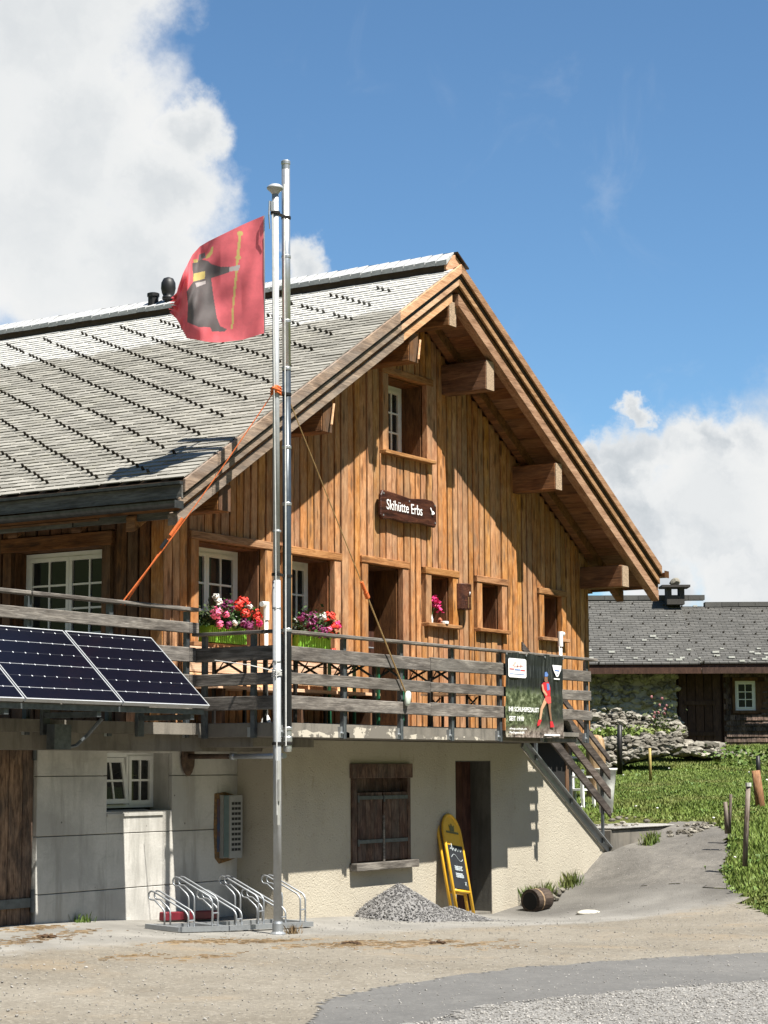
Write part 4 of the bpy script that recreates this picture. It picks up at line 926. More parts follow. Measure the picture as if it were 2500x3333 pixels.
# ------------------------------------------------------------------ pole, flue, flag, ropes
fp = thing('flag_pole', 'tall pale metal flagpole with a disc shaped cap standing in front of the hut', 'flagpole', (17.28, 12.343, 0))
PX, PY = 17.262, 12.343
q = MB(); q.tube([(17.29, PY, -.03), (17.262, PY, 3.6)], .042, 16); q.tube([(17.262, PY, 3.55), (17.225, PY, 7.72)], .036, 16); build(q, 'shaft', M['pole'], fp, smooth=True)
q = MB(); q.lathe((17.29, PY, -.02), [(.085, 0), (.085, .03), (.055, .05), (.055, .13), (.048, .15)], 16); build(q, 'base', M['steel'], fp)
q = MB(); q.lathe((17.222, PY, 7.69), [(.03, 0), (.05, .03), (.085, .06), (.09, .075), (.08, .09), (.05, .11), (.015, .118)], 18); build(q, 'cap', M['pole'], fp, smooth=True)
q = MB(); q.box(17.13, 17.20, PY-.012, PY+.012, 7.50, 7.60); q.tube([(17.12, PY, 7.60), (17.11, PY, 7.45), (17.13, PY, 7.30)], .008, 6); build(q, 'pulley', M['steel'], fp)
for z_ in (3.30, 2.75, 4.1):
    q = MB(); q.lathe((17.264, PY, z_), [(.044, 0), (.046, .004), (.046, .018), (.044, .022)], 16); build(q, 'band', M['steel'], fp)
q = MB(); q.tube([(17.14, PY-.02, 7.45), (17.17, PY-.05, 4.2), (17.19, PY-.06, 1.2)], .0045, 5); q.tube([(17.17, PY-.01, 7.45), (17.20, PY-.03, 4.2), (17.215, PY-.05, 1.2)], .0045, 5); build(q, 'halyard', M['cord'], fp)
q = MB(); q.box(17.20, 17.245, PY-.06, PY-.03, 1.1, 1.75); q.tube([(17.215, PY-.07, 1.34), (17.215, PY-.07, 1.56)], .016, 6); build(q, 'cleat', M['lgrey'], fp)
q = MB()
for k in range(4): q.tube([(17.265+.05*math.cos(t_*.6), PY+.05*math.sin(t_*.6), 2.615+k*.02+.008*math.sin(t_+k)) for t_ in range(11)], .006, 5, True)
q.tube([(17.22, PY-.03, 2.66), (17.0, PY+.15, 2.72), (16.95, 12.9, 2.78)], .005, 5); build(q, 'lashing', M['cord'], fp)
fl = thing('flue_pipe', 'slim metal stove flue beside the flagpole, shiny above and slate blue below', 'flue', (17.47, 12.36, 1.84))
FX = 17.47; q = MB(); q.tube([(FX-.012, 12.36, 5.85), (FX-.03, 12.36, 8.03)], .046, 16); build(q, 'upper_pipe', M['flue'], fl, smooth=True)
q = MB(); q.tube([(FX+.012, 12.36, 2.06), (FX-.011, 12.36, 5.849)], .046, 16); build(q, 'lower_pipe', M['flue_dark'], fl, smooth=True)
q = MB(); q.lathe((FX-.03, 12.36, 8.02), [(.046, 0), (.046, .05), (.05, .06), (.05, .09), (.042, .10), (.02, .10)], 16); build(q, 'cap', M['flue'], fl)
for z_ in (7.05, 6.35, 5.84, 5.0, 4.4, 3.08, 2.06):
    q = MB(); q.lathe((FX+.012-(z_-2)*.0065, 12.36, z_), [(.047, 0), (.051, .006), (.051, .03), (.047, .036)], 16); build(q, 'joint', M['flue'], fl)
q = MB(); q.lathe((FX+.013, 12.36, 1.84), [(.04, 0), (.045, .03), (.045, .10), (.05, .11), (.05, .15), (.043, .16), (.043, .22)], 16); build(q, 'tee_piece', M['flue'], fl)
q = MB(); q.tube([(FX-.045, 12.34, 1.9), (FX-.055, 12.34, 4.5), (FX-.078, 12.35, 7.85)], .009, 6); build(q, 'cable', M['cord'], fl)
for z_ in (7.493, 5.584, 3.661, 1.924):
    q = MB(); xp = 17.29-z_*.0082; xf = FX+.012-(z_-2)*.0065
    q.lathe((xp, PY, z_-.016), [(.044, 0), (.052, .002), (.052, .03), (.044, .032)], 14); q.lathe((xf, 12.36, z_-.016), [(.044, 0), (.052, .002), (.052, .03), (.044, .032)], 14); q.box(xp+.05, xf-.05, PY-.004, PY+.016, z_-.012, z_+.016); build(q, 'bracket', M['iron'], fl)
q = MB(); q.tube([(17.83, yW-.01, 1.806), (17.72, 13.25, 1.80)], .028, 14); build(q, 'connecting_pipe', M['rusty'], fl, smooth=True, label='brown lagged end of the pipe at the wall'); q = MB(); q.tube([(17.72, 13.24, 1.80), (FX+.02, 12.40, 1.80)], .028, 14); q.tube([(17.722, 13.26, 1.80), (17.712, 13.2, 1.80)], .037, 14); build(q, 'connecting_pipe', M['steel'], fl, smooth=True)
q = MB()
for k in range(16):
    t_ = 2*math.pi*k/16
q.lathe((0, 0, 0), [(.05, 0), (.13, .0), (.16, .05), (.12, .09), (.05, .09)], 14)
q.v = [(17.83+v[0]*.75, yW-.0-v[2]*.5, 1.79+v[1]*1.25) for v in q.v]; build(q, 'wall_collar', M['rusty'], fl)
# flag: pixel outline in the photo mapped to the upright plane of the pole, with depth ripples
FS = 460/1659
HD = float(np.dot(np.array([17.23, PY, 0]), FH))
def fpt(u, v):
    """u 0 at hoist .. 1 at fly, v 0 top .. 1 bottom -> crop pixel"""
    top = [(1160, 435), (1010, 497), (870, 560), (640, 672), (500, 740), (400, 800), (310, 900), (255, 1010), (200, 1120), (150, 1260), (108, 1390)]
    bot = [(1165, 1815), (1040, 1855), (900, 1898), (640, 1928), (520, 1925), (400, 1905), (320, 1890), (250, 1880), (200, 1790), (150, 1690), (80, 1570)]
    i = min(int(u*10), 9); f_ = u*10-i
    a = [top[i][k]+(top[i+1][k]-top[i][k])*f_ for k in (0, 1)]; b = [bot[i][k]+(bot[i+1][k]-bot[i][k])*f_ for k in (0, 1)]
    return a[0]+(b[0]-a[0])*v, a[1]+(b[1]-a[1])*v
def fdepth(u, v): return HD + .10*u + .13*math.sin(u*5.2+v*2.0)*u + .085*math.sin(u*13+v*4+1)*u**.7 + .034*math.sin(u*29-v*9)*(u**.5) + .02*math.sin(u*8-v*21)*u + .35*max(0, u-.72)**1.2*4*.25
NU, NV = 210, 210
def pip(x, y, poly):
    r = False; n = len(poly)
    for i in range(n):
        x1, y1 = poly[i]; x2, y2 = poly[(i+1) % n]
        if (y1 > y) != (y2 > y) and x < (x2-x1)*(y-y1)/(y2-y1)+x1: r = not r
    return r
def ell(cx, cy, rx, ry, n=16): return [(cx+rx*math.cos(2*math.pi*k/n), cy+ry*math.sin(2*math.pi*k/n)) for k in range(n)]
EMB = [(2, [(490, 970), (540, 1010), (640, 1040), (750, 1040), (745, 1100), (640, 1140), (530, 1170), (560, 1400), (600, 1640), (640, 1740), (715, 1770), (690, 1800), (545, 1800), (520, 1750), (380, 1745), (250, 1690), (260, 1500), (245, 1330), (320, 1215), (310, 1000), (400, 950)]),
       (1, [(858, 650), (885, 650), (870, 830), (850, 1000), (845, 1080), (825, 1270), (800, 1500), (790, 1770), (765, 1770), (780, 1480), (800, 1250), (825, 1000), (835, 850)]), (1, ell(872, 650, 36, 30)), (1, ell(848, 932, 34, 26)),
       (1, [(555, 795), (550, 880), (510, 930), (460, 952), (480, 900), (520, 860), (535, 810)]), (1, [(325, 1120), (460, 1090), (458, 1180), (320, 1215)]), (3, [(745, 1045), (870, 1015), (860, 1080), (748, 1095)]), (3, [(345, 1230), (465, 1205), (465, 1240), (360, 1280)]), (4, [(390, 900), (455, 870), (470, 930), (380, 975)]), (1, [(320, 960), (370, 945), (375, 985), (330, 995)])]
mb = MB(); uv = [(i/NU, j/NV) for j in range(NV+1) for i in range(NU+1)]
for u_, v_ in uv:
    x_, y_ = fpt(u_, v_)
    if u_ > .93: x_ += ((u_-.93)/.07)*(30*math.sin(v_*37)+20*math.sin(v_*91+1)+16*math.sin(v_*173))          # frayed fly end
    mb.v.append(tuple(vp(540+x_*FS, 580+y_*FS, fdepth(u_, v_))))
for j in range(NV):
    for i in range(NU):
        x_, y_ = fpt((i+.5)/NU, (j+.5)/NV); mi = 0
        for k, pl in EMB:
            if pip(x_, y_, pl): mi = k
        if i < 2: mi = 3
        mb.f.append((j*(NU+1)+i, j*(NU+1)+i+1, (j+1)*(NU+1)+i+1, (j+1)*(NU+1)+i)); mb.m.append(mi)
def m_cloth(name, c):
    m, t, b = newmat(name); co, r = ocoord(t); n = t.noise(co, 5, 5, .6)
    col = t.mix(t.step(n, .35, .7), c, tuple(v*.8 for v in c)); setp(t, b, col, .8, spec=.15)
    tr = t.node('ShaderNodeBsdfTranslucent'); t.put(tr.inputs[0], col); mx = t.node('ShaderNodeMixShader'); t.put(mx.inputs[0], .5)
    out = t.n['Material Output']; t.l.new(b.outputs[0], mx.inputs[1]); t.l.new(tr.outputs[0], mx.inputs[2]); t.l.new(mx.outputs[0], out.inputs[0]); return m
FC = [m_cloth('red_flag_cloth', (.90, .20, .23)), m_cloth('yellow_print', (.72, .58, .22)), m_cloth('grey_black_print', (.19, .17, .17)), m_cloth('white_print', (.6, .55, .54)), m_cloth('grey_print', (.25, .24, .24))]
tag(build(mb, 'flag', FC, smooth=True), 'frayed red flag with a dark robed figure holding a yellow staff on the flagpole', 'flag')
# guy ropes
r1 = thing('guy_rope', 'orange guy rope running down left from the flagpole bracket to the terrace railing', 'rope', (16.24, 13.6, 3.33), 'guy ropes steadying the flue')
A = Vector((17.22, 12.35, 5.58)); B = Vector((16.237, 13.57, 3.34)); q = MB()
q.tube([A+(B-A)*t_+Vector((0, 0, -.05*math.sin(math.pi*t_))) for t_ in np.linspace(0, .66, 14)], .006, 6)
q.tube([A+(B-A)*t_+Vector((0, 0, -.05*math.sin(math.pi*t_))) for t_ in np.linspace(.62, 1, 8)], .009, 6); q.tube([A+(B-A)*.64+(Vector((.06, 0, 0))*t_)+(B-A)*.36*t_ for t_ in np.linspace(0, 1, 6)], .009, 6); build(q, 'rope', M['orange'], r1)
q = MB(); p0 = A+(B-A)*.60; p1 = A+(B-A)*.68; q.tube([p0, p1], .02, 8); build(q, 'splice', M['orange'], r1); q = MB(); q.tube([A+(B-A)*.70, A+(B-A)*.74], .022, 8); build(q, 'tensioner', M['black'], r1)
q = MB()
for k in range(3): q.tube([(17.245+.055*math.cos(a_), PY+.055*math.sin(a_), 5.56+.03*k+.012*math.sin(2*a_)) for a_ in np.linspace(0, 5.6, 8)], .011, 6, True)
q.blob((17.18, PY-.03, 5.60), (.035, .03, .042), .3, 1); build(q, 'knot', M['orange'], r1)
r2 = thing('guy_rope', 'brown guy rope running down right across the doorway to a pale bottle on the railing', 'rope', (19.9, 12.44, 2.5), 'guy ropes steadying the flue')
A = Vector((FX, 12.36, 5.58)); B = Vector((19.905, 12.43, 2.52)); q = MB()
q.tube([A+(B-A)*t_ for t_ in np.linspace(0, .63, 10)], .0065, 6); q.tube([A+(B-A)*t_ for t_ in np.linspace(.66, 1, 6)], .010, 6); build(q, 'rope', M['gold'], r2)
q = MB(); q.tube([A+(B-A)*.61, A+(B-A)*.645], .02, 8); q.tube([A+(B-A)*.645, A+(B-A)*.665], .028, 8); build(q, 'splice', M['orange'], r2)
q = MB(); q.lathe((0, 0, 0), [(.02, .0), (.042, .03), (.05, .09), (.045, .15), (.02, .17)], 12); q.v = [(19.915+v[0]+v[2]*.15, 12.415+v[1]*.7, 2.37+v[2]) for v in q.v]
tag(build(q, 'plastic_bottle', m_plain('pale_bottle', (.62, .68, .60), .3), smooth=True), 'pale green bottle hanging as a rope weight on the balcony railing', 'bottle')
# white stand pipes
def standpipe(x, y, z0, z1, sgn, label):
    r = thing('white_post', label, 'post', (x, y, z0), 'white plastic posts on the balcony')
    q = MB(); q.tube([(x, y, z0+.05), (x, y, z1-.12)], .022, 12); build(q, 'pipe', M['pvc'], r, smooth=True)
    q = MB(); q.lathe((x, y, z0), [(.06, 0), (.05, .04), (.026, .09)], 12); build(q, 'foot', M['pvc'], r)
    q = MB(); q.tube([(x, y, z1-.2), (x, y, z1)], .034, 12); q.tube([(x, y, z1-.03), (x+sgn*.085, y, z1-.03)], .03, 10); build(q, 'tee_fitting', M['pvc'], r)
standpipe(18.10, 13.08, 2.15, 3.47, -1, 'white plastic post with a tee fitting just left of the flagpole'); standpipe(24.22, 12.70, 2.15, 3.46, 1, 'white plastic post rising behind the banner')

# ------------------------------------------------------------------ sign, lamp, banner
def text_obj(txt, size, mat, o, u_, up_, parent, name='lettering', sx=1., depth=.002, bold=0.):
    cu = bpy.data.curves.new(name, 'FONT'); cu.body = txt; cu.size = size; cu.extrude = depth; cu.offset = bold; ob = bpy.data.objects.new(name, cu); COL.objects.link(ob)
    bpy.context.view_layer.update(); dg = bpy.context.evaluated_depsgraph_get(); me = bpy.data.meshes.new_from_object(ob.evaluated_get(dg)); bpy.data.objects.remove(ob)
    u_, up_ = Vector(u_).normalized(), Vector(up_).normalized(); nn = u_.cross(up_)
    me.transform(Matrix([[u_.x*sx, up_.x, nn.x, o[0]], [u_.y*sx, up_.y, nn.y, o[1]], [u_.z*sx, up_.z, nn.z, o[2]], [0, 0, 0, 1]])); me.materials.clear(); me.materials.append(mat)
    return build(None, name, None, parent, me=me)
sg = thing('name_sign', 'dark wooden name board with white letters below the upper window', 'sign', (22.3, 13.92, 4.8))
q = MB(); top = [(21.64, 5.10), (21.68, 5.165), (22.0, 5.15), (22.35, 5.12), (22.7, 5.155), (22.9, 5.15), (22.985, 5.085)]; bot = [(22.99, 4.86), (22.96, 4.80), (22.6, 4.82), (22.2, 4.79), (21.9, 4.81), (21.68, 4.785), (21.63, 4.83)]
q.prism([(p[0], 13.855, p[1]) for p in top+bot], (0, .05, 0)); build(q, 'board', M['signwood'], sg, bevel=.012)
text_obj('Skihütte Erbs', .185, M['print_white'], (21.755, 13.852, 4.925), (1, 0, 0), (0, 0, 1), sg, sx=.88)
q = MB(); q.blob((22.84, 13.848, 5.02), (.028, .008, .035), .15, 1); q.blob((22.865, 13.848, 4.985), (.03, .008, .03), .15, 1); build(q, 'motif', M['print_white'], sg)
for x_, z_ in ((21.69, 5.12), (22.94, 5.09), (21.68, 4.84), (22.94, 4.86), (22.3, 5.08)): q = MB(); q.lathe((x_, 0, 0), [(.012, 0), (.012, .004)], 8); q.v = [(v[0], 13.851-v[2], z_+v[1]) for v in q.v]; build(q, 'screw', M['steel'], sg)
lp = thing('wall_lamp', 'dark half log wall lamp between two small windows', 'lamp', (23.74, 13.9, 3.8))
q = MB(); pr = [(23.6+.15-.15*math.cos(math.pi*k/10), 13.955-.15*math.sin(math.pi*k/10)) for k in range(11)]
q.prism([(p[0], p[1], 3.775) for p in pr], (0, 0, .345)); build(q, 'shade', M['signwood'], lp, bevel=.008)
q = MB(); q.blob((23.735, 13.80, 3.985), (.026, .01, .026), .05, 1); build(q, 'knob', M['print_white'], lp)
q = MB(); q.box(23.70, 23.705, 13.797, 13.806, 3.79, 3.94); q.box(23.77, 23.775, 13.797, 13.806, 3.79, 3.94); build(q, 'trim', M['gold'], lp)
# banner print
bn = thing('banner', 'dark printed advertising banner with a runner hung on the balcony railing', 'banner', (23, 12.43, 2.05))
bx0, bx1, bz0, bz1 = 22.225, 23.74, 2.045, 3.098; BY = 12.425
m, t, b = newmat('banner_photo_print'); co = t.node('ShaderNodeTexCoord').outputs['Object']; s = t.node('ShaderNodeSeparateXYZ'); t.put(s.inputs[0], co)
vv = t.math('DIVIDE', t.math('SUBTRACT', s.outputs[2], bz0), bz1-bz0); uu = t.math('DIVIDE', t.math('SUBTRACT', s.outputs[0], bx0), bx1-bx0)
trunks = t.noise(t.scalev(co, (22, 1, 2.2)), 1.2, 5, .65, .4); leaf = t.noise(t.scalev(co, (8, 1, 9)), 1.3, 7, .72); big = t.noise(co, 2.3, 5, .6)
forest = t.ramp(trunks, [(.40, (.006, .007, .009)), (.56, (.022, .025, .026)), (.72, (.085, .09, .085))])
bush = t.ramp(leaf, [(.40, (.018, .026, .012)), (.54, (.10, .12, .06)), (.68, (.36, .40, .27))])
rocks = t.ramp(leaf, [(.36, (.05, .04, .035)), (.5, (.28, .22, .19)), (.66, (.62, .55, .5))])
jag = t.math('ADD', vv, t.math('MULTIPLY', t.math('SUBTRACT', leaf, .5), .34))
col = t.mix(t.math('MULTIPLY', t.step(jag, .50, .62, 1., 0.), t.step(t.math('ADD', uu, t.math('MULTIPLY', t.math('SUBTRACT', big, .5), .5)), .55, .75, 1., .25)), forest, bush)
col = t.mix(t.step(t.math('ADD', jag, t.math('MULTIPLY', t.math('SUBTRACT', 1., uu), .12)), .10, .26, .9, 0.), col, rocks); col = t.mix(t.step(t.math('SUBTRACT', t.math('ADD', uu, t.math('MULTIPLY', big, .4)), vv), .50, .64, 0., .3), col, (.012, .012, .014)); setp(t, b, col, .4, spec=.4); M['banner'] = m
q = MB(); NB = 26
for i in range(NB):
    for j in range(14):
        def bp(i, j): return (bx0+(bx1-bx0)*i/NB, BY+.006*math.sin(i*.9+j*.5)+.004*math.sin(j*1.7), bz0+(bz1-bz0)*j/14-.006*math.sin(i*.6)*(j == 14))
        q.face([bp(i, j), bp(i+1, j), bp(i+1, j+1), bp(i, j+1)])
build(q, 'sheet', M['banner'], bn, smooth=False)
q = MB()
for x_ in (bx0, bx0+.5, bx0+1.0, bx1-.02):
    q.lathe((0, 0, 0), [(.014, 0), (.014, .004), (.007, .005)], 8); q.v[-24:] = [(x_+.02+v[0], BY-.012-v[2], bz1-.03+v[1]) for v in q.v[-24:]]
build(q, 'eyelet', M['steel'], bn)
BX = lambda u_: bx0+(bx1-bx0)*u_
BZ = lambda v_: bz1-(bz1-bz0)*v_
def flat(polys, mat, name, dy=.014, parent=bn):
    q = MB()
    for pl in polys: q.prism([(BX(u_), BY-dy, BZ(v_)) for u_, v_ in pl], (0, .0012, 0))
    return build(q, name, mat, parent)
def R_(u0, u1, v0, v1): return [(u0, v0), (u1, v0), (u1, v1), (u0, v1)]
def rr_(u0, u1, v0, v1, r=.02): return [(u0+r, v0), (u1-r, v0), (u1, v0+r*.8), (u1, v1-r*.8), (u1-r, v1), (u0+r, v1), (u0, v1-r*.8), (u0, v0+r*.8)]
P_ = {k: m_plain('print_'+k, c, .5, var=.08) for k, c in dict(red=(.55, .03, .04), blue=(.12, .22, .5), skin=(.55, .33, .2), skin_d=(.25, .13, .08), black=(.012, .012, .014), salmon=(.75, .45, .40)).items()}
flat([rr_(.035, .34, .075, .30)], M['print_white'], 'logo_panel')
flat([[(.10, .16), (.14, .11), (.17, .12), (.13, .165)], [(.12, .165), (.28, .15), (.285, .165), (.125, .18)], [(.19, .13), (.205, .13), (.19, .185), (.175, .185)], [(.24, .12), (.255, .12), (.25, .18), (.235, .18)]], P_['salmon'], 'logo_script', .017)
flat([R_(.05, .13, .196, .208), R_(.24, .315, .205, .217)], P_['red'], 'logo_bar', .017); flat([R_(.14, .235, .200, .214)], P_['blue'], 'logo_bar', .017); flat([R_(.06, .30, .255, .261)], P_['blue'], 'logo_line', .017)
flat([[(.80, .115), (.965, .115), (.955, .17), (.90, .255), (.87, .255), (.82, .18)]], M['print_white'], 'shield_logo'); flat([[(.84, .17), (.93, .175), (.92, .188), (.84, .183)], [(.87, .22), (.90, .22), (.895, .228), (.875, .228)]], P_['blue'], 'shield_mark', .017); flat([R_(.825, .93, .275, .290)], M['print_white'], 'shield_caption')
# runner, printed
flat([[(.665, .21), (.70, .205), (.725, .24), (.70, .27), (.66, .265)]], P_['blue'], 'runner_cap'); flat([[(.66, .262), (.71, .262), (.715, .32), (.68, .335), (.655, .315)]], P_['skin_d'], 'runner_face')
flat([[(.64, .335), (.73, .325), (.76, .40), (.755, .50), (.66, .505), (.61, .43), (.60, .37)]], P_['red'], 'runner_shirt'); flat([[(.69, .345), (.735, .345), (.745, .42), (.70, .43)]], P_['blue'], 'runner_bib', .0165); flat([[(.60, .365), (.625, .36), (.64, .42), (.70, .48), (.68, .50), (.62, .45)]], P_['skin'], 'runner_arm', .0175)
flat([[(.665, .505), (.76, .50), (.765, .58), (.71, .59), (.66, .545)]], m_plain('print_coral', (.75, .10, .09), .5), 'runner_shorts', .0165); flat([[(.655, .525), (.70, .565), (.62, .66), (.585, .79), (.555, .785), (.58, .65)]], P_['skin'], 'runner_leg'); flat([[(.715, .585), (.765, .58), (.76, .66), (.78, .79), (.755, .80), (.73, .68)]], P_['skin_d'], 'runner_leg')
flat([[(.545, .785), (.60, .785), (.56, .85), (.52, .865), (.52, .83)], [(.745, .80), (.79, .80), (.82, .87), (.75, .875)]], P_['red'], 'runner_shoe')
def btext(tx, u0, v0, u1, v1, nm='lettering'):
    o = text_obj(tx, 1., M['print_white'], (0, 0, 0), (1, 0, 0), (0, 0, 1), bn, nm, 1., .001, .022); me = o.data
    xs = [v.co.x for v in me.vertices]; zs = [v.co.z for v in me.vertices]; sx = (BX(u1)-BX(u0))/(max(xs)-min(xs)); sz = (BZ(v0)-BZ(v1))/(max(zs)-min(zs)); mx, mz = min(xs), min(zs)
    for v in me.vertices: v.co = (BX(u0)+(v.co.x-mx)*sx, BY-.018+v.co.y*.2, BZ(v1)+(v.co.z-mz)*sz)
btext('IHR SCHUHSPEZIALIST', .03, .645, .545, .70); btext('SEIT 1910', .035, .755, .28, .81); btext('shop.schuh.ch', .04, .888, .33, .918); btext('Fachgeschäft', .04, .932, .29, .965)
flat([R_(.64, .92, .955, .975)], M['print_white'], 'caption_bar')

# ------------------------------------------------------------------ flower boxes
def flower_box(x0, x1, y0, y1, z0, z1, label, mix, grp, dens=1., spread=.16, pot='lime', h=.34, ribs=True):
    r = thing('flower_box', label, 'flower box', ((x0+x1)/2, (y0+y1)/2, z0), grp)
    q = MB(); q.box(x0, x1, y0, y1, z0, z1)
    if ribs:
        k = int((x1-x0)/.035)
        for i in range(k): a = x0+(i+.5)*(x1-x0)/k; q.box(a-.008, a+.008, y0-.009, y0-.0005, z0+.004, z1-.004)
    q.box(x0-.006, x1+.006, y0-.012, y1+.006, z1+.001, z1+.014); build(q, 'trough', M[pot], r)
    q = MB(); nl = int(520*dens)
    for _ in range(nl):
        c = Vector((U(x0-.03, x1+.05), U(y0-spread*.7, y1+.03), z1+abs(random.gauss(0, .5))*h*.75)); s_ = U(.02, .042); d1 = Vector((U(-1, 1), U(-1, 1), U(-.4, .9))).normalized(); d2 = d1.cross(Vector((U(-1, 1), U(-1, 1), U(-1, 1)))).normalized()
        q.face([c-d1*s_, c+d2*s_*.6, c+d1*s_, c-d2*s_*.6])
    build(q, 'foliage', M['leaf'], r)
    for cx, cz, rad, key, dy in mix:
        q = MB(); rad *= .85 if key != 'p_red' else 1.0; c0 = Vector((x0+(x1-x0)*cx, y0-dy, z1+cz))
        for _ in range(int(20+rad*380)):
            d = Vector((random.gauss(0, 1), random.gauss(0, 1), random.gauss(0, 1))).normalized(); c = c0+d*rad*U(.55, 1.); s_ = U(.016, .03); a = d.cross(Vector((U(-1, 1), U(-1, 1), 1))).normalized(); b_ = d.cross(a); e_ = d*s_*.45
            q.face([c-a*s_+e_, c-b_*s_*.8, c+a*s_+e_, c+b_*s_*.8])
        build(q, 'blossom', M[key], r)
    return r
GB = 'lime green window boxes'
flower_box(18.12, 18.80, 13.86, 14.02, 3.065, 3.235, 'lime green box of red, pink and white flowers in the left ground floor window', [(-.02, .14, .085, 'p_pink', .10), (.02, .02, .05, 'p_pink', .12), (.20, .13, .04, 'p_pink', .12), (.12, .28, .05, 'p_white', .05), (.08, .33, .04, 'p_white', .04), (.62, .26, .075, 'p_red', .08), (.80, .30, .075, 'p_red', .06), (.72, .17, .055, 'p_red', .12), (.92, .26, .035, 'p_white', .08), (1.08, .15, .08, 'p_red', .10), (1.14, .08, .05, 'p_hot', .1), (.42, .24, .10, 'p_mag', .02), (.66, .06, .06, 'p_mag', .12), (.85, .02, .07, 'p_mag', .12), (.42, .05, .025, 'p_white', .13), (.3, .02, .05, 'p_mag', .1)], GB, 1.6)
flower_box(19.83, 20.50, 13.86, 14.02, 3.065, 3.22, 'lime green box of red and magenta flowers behind the flue pipe', [(.62, .24, .06, 'p_white', .06), (.80, .24, .085, 'p_red', .07), (.90, .12, .085, 'p_red', .08), (1.0, .16, .055, 'p_hot', .1), (.35, .22, .10, 'p_mag', .03), (.2, .12, .10, 'p_mag', .08), (.5, .06, .09, 'p_mag', .1), (1.02, -.16, .05, 'p_red', .02), (.05, .2, .1, 'p_mag', .05), (.7, .1, .03, 'p_pink', .12)], GB, 1.5)
fv = thing('flower_vase', 'bright pink flower in a small glass vase on a small window sill', 'vase', (23.02, 13.98, 3.56))
q = MB(); q.lathe((23.02, 13.97, 3.556), [(.022, 0), (.026, .05), (.014, .09), (.018, .11)], 10); build(q, 'vase', M['pvc'], fv); q = MB(); q.tube([(23.02, 13.97, 3.64), (23.06, 13.95, 3.75), (23.10, 13.93, 3.84)], .005, 5); build(q, 'stem', M['leaf'], fv)
q = MB()
for _ in range(60):
    c = Vector((23.09+U(-.08, .10), 13.93+U(-.04, .04), 3.83+U(-.07, .07))); c.z -= (c.x-23.09)*.6; d = Vector((U(-1, 1), U(-1, 1), U(-1, 1))).normalized(); a = d.cross(Vector((.3, .5, 1))).normalized(); b_ = d.cross(a); q.face([c-a*.028, c-b_*.022, c+a*.028, c+b_*.022])
build(q, 'blossom', M['p_hot'], fv)
q = MB(); q.lathe((23.24, 13.97, 3.556), [(.045, 0), (.05, .03), (.035, .034), (.03, .06), (.012, .085)], 12); tag(build(q, 'sill_ornament', [m_plain('terracotta', (.3, .09, .045), .7)]), 'small reddish brown pot beside the pink flower', 'pot')
q = MB(); q.lathe((23.25, 13.90, 3.556), [(.05, 0), (.052, .03), (.045, .034)], 12); tag(build(q, 'white_dish', M['pvc']), 'small white dish on the window sill in front of the brown pot', 'dish')

# ------------------------------------------------------------------ balcony furniture
bench = thing('wall_bench', 'long pale wooden bench against the gable wall under the flower windows', 'bench', (19.4, 13.8, FLOOR))
for k in range(3): q = MB(); q.box(17.75, 20.98, 13.86+.0*k, 13.885, 2.58+k*.145, 2.715+k*.145); build(q, 'back_board', M['bench'], bench, bevel=.005)
q = MB(); q.box(17.75, 20.98, 13.46, 13.855, 2.535, 2.57); build(q, 'seat', M['bench'], bench)
for x in (17.9, 19.4, 20.85): q = MB(); q.box(x-.03, x+.03, 13.5, 13.82, FLOOR, 2.534); build(q, 'leg', M['wood_dark'], bench)
def beer_table(x0, x1, y0, y1, label, legm):
    r = thing('folding_table', label, 'table', ((x0+x1)/2, (y0+y1)/2, FLOOR), 'folding tables on the balcony'); zt = 2.93
    q = MB()
    q.box(x0, x1, y0, y1, zt-.03, zt); build(q, 'table_top', M['bench'], r)
    for y in (y0+.10, y1-.12):
        for x in (x0+.03, x1-.03): q = MB(); q.box(x-.016, x+.016, y-.016, y+.016, FLOOR, zt-.031); build(q, 'leg', M[legm], r)
        q = MB(); q.beam((x0+.05, y, zt-.04), (x1-.05, y, zt-.22), .012, .025); q.beam((x0+.05, y+.02, zt-.22), (x1-.05, y+.02, zt-.04), .012, .025); q.tube([(x0+.3, y+.03, zt-.04), (x0+.08, y+.03, zt-.26)], .007, 5); build(q, 'cross_brace', M['iron'], r)
beer_table(17.80, 18.42, 12.80, 13.70, 'folding table with crossed dark braces behind the railing, left of the flagpole', 'iron')
beer_table(18.12+.0+.03, 18.84, 12.62, 12.79, 'narrow folding table close behind the railing beside the flagpole', 'iron') if False else None
beer_table(19.35, 20.00, 12.80, 13.70, 'folding table behind the railing just right of the flue pipe', 'iron'); beer_table(20.03, 20.62, 12.80, 13.70, 'green legged folding table in front of the hut door', 'green'); beer_table(21.25, 21.90, 12.85, 13.4, 'folding table behind the railing where the pale bottle hangs', 'iron')
r = thing('folding_bench', 'low folding bench with crossed legs left of the banner', 'bench', (22.5, 13.3, FLOOR)); q = MB(); q.box(22.3, 22.72, 13.0, 13.7, 2.58, 2.61); build(q, 'seat', M['bench'], r)
for y in (13.05, 13.6):
    for x in (22.35, 22.67): q = MB(); q.box(x-.014, x+.014, y-.014, y+.014, FLOOR, 2.579); build(q, 'leg', M['iron'], r)
    q = MB(); q.beam((22.37, y, 2.56), (22.65, y, 2.40), .01, .02); q.beam((22.37, y+.02, 2.40), (22.65, y+.02, 2.56), .01, .02); build(q, 'cross_brace', M['iron'], r)
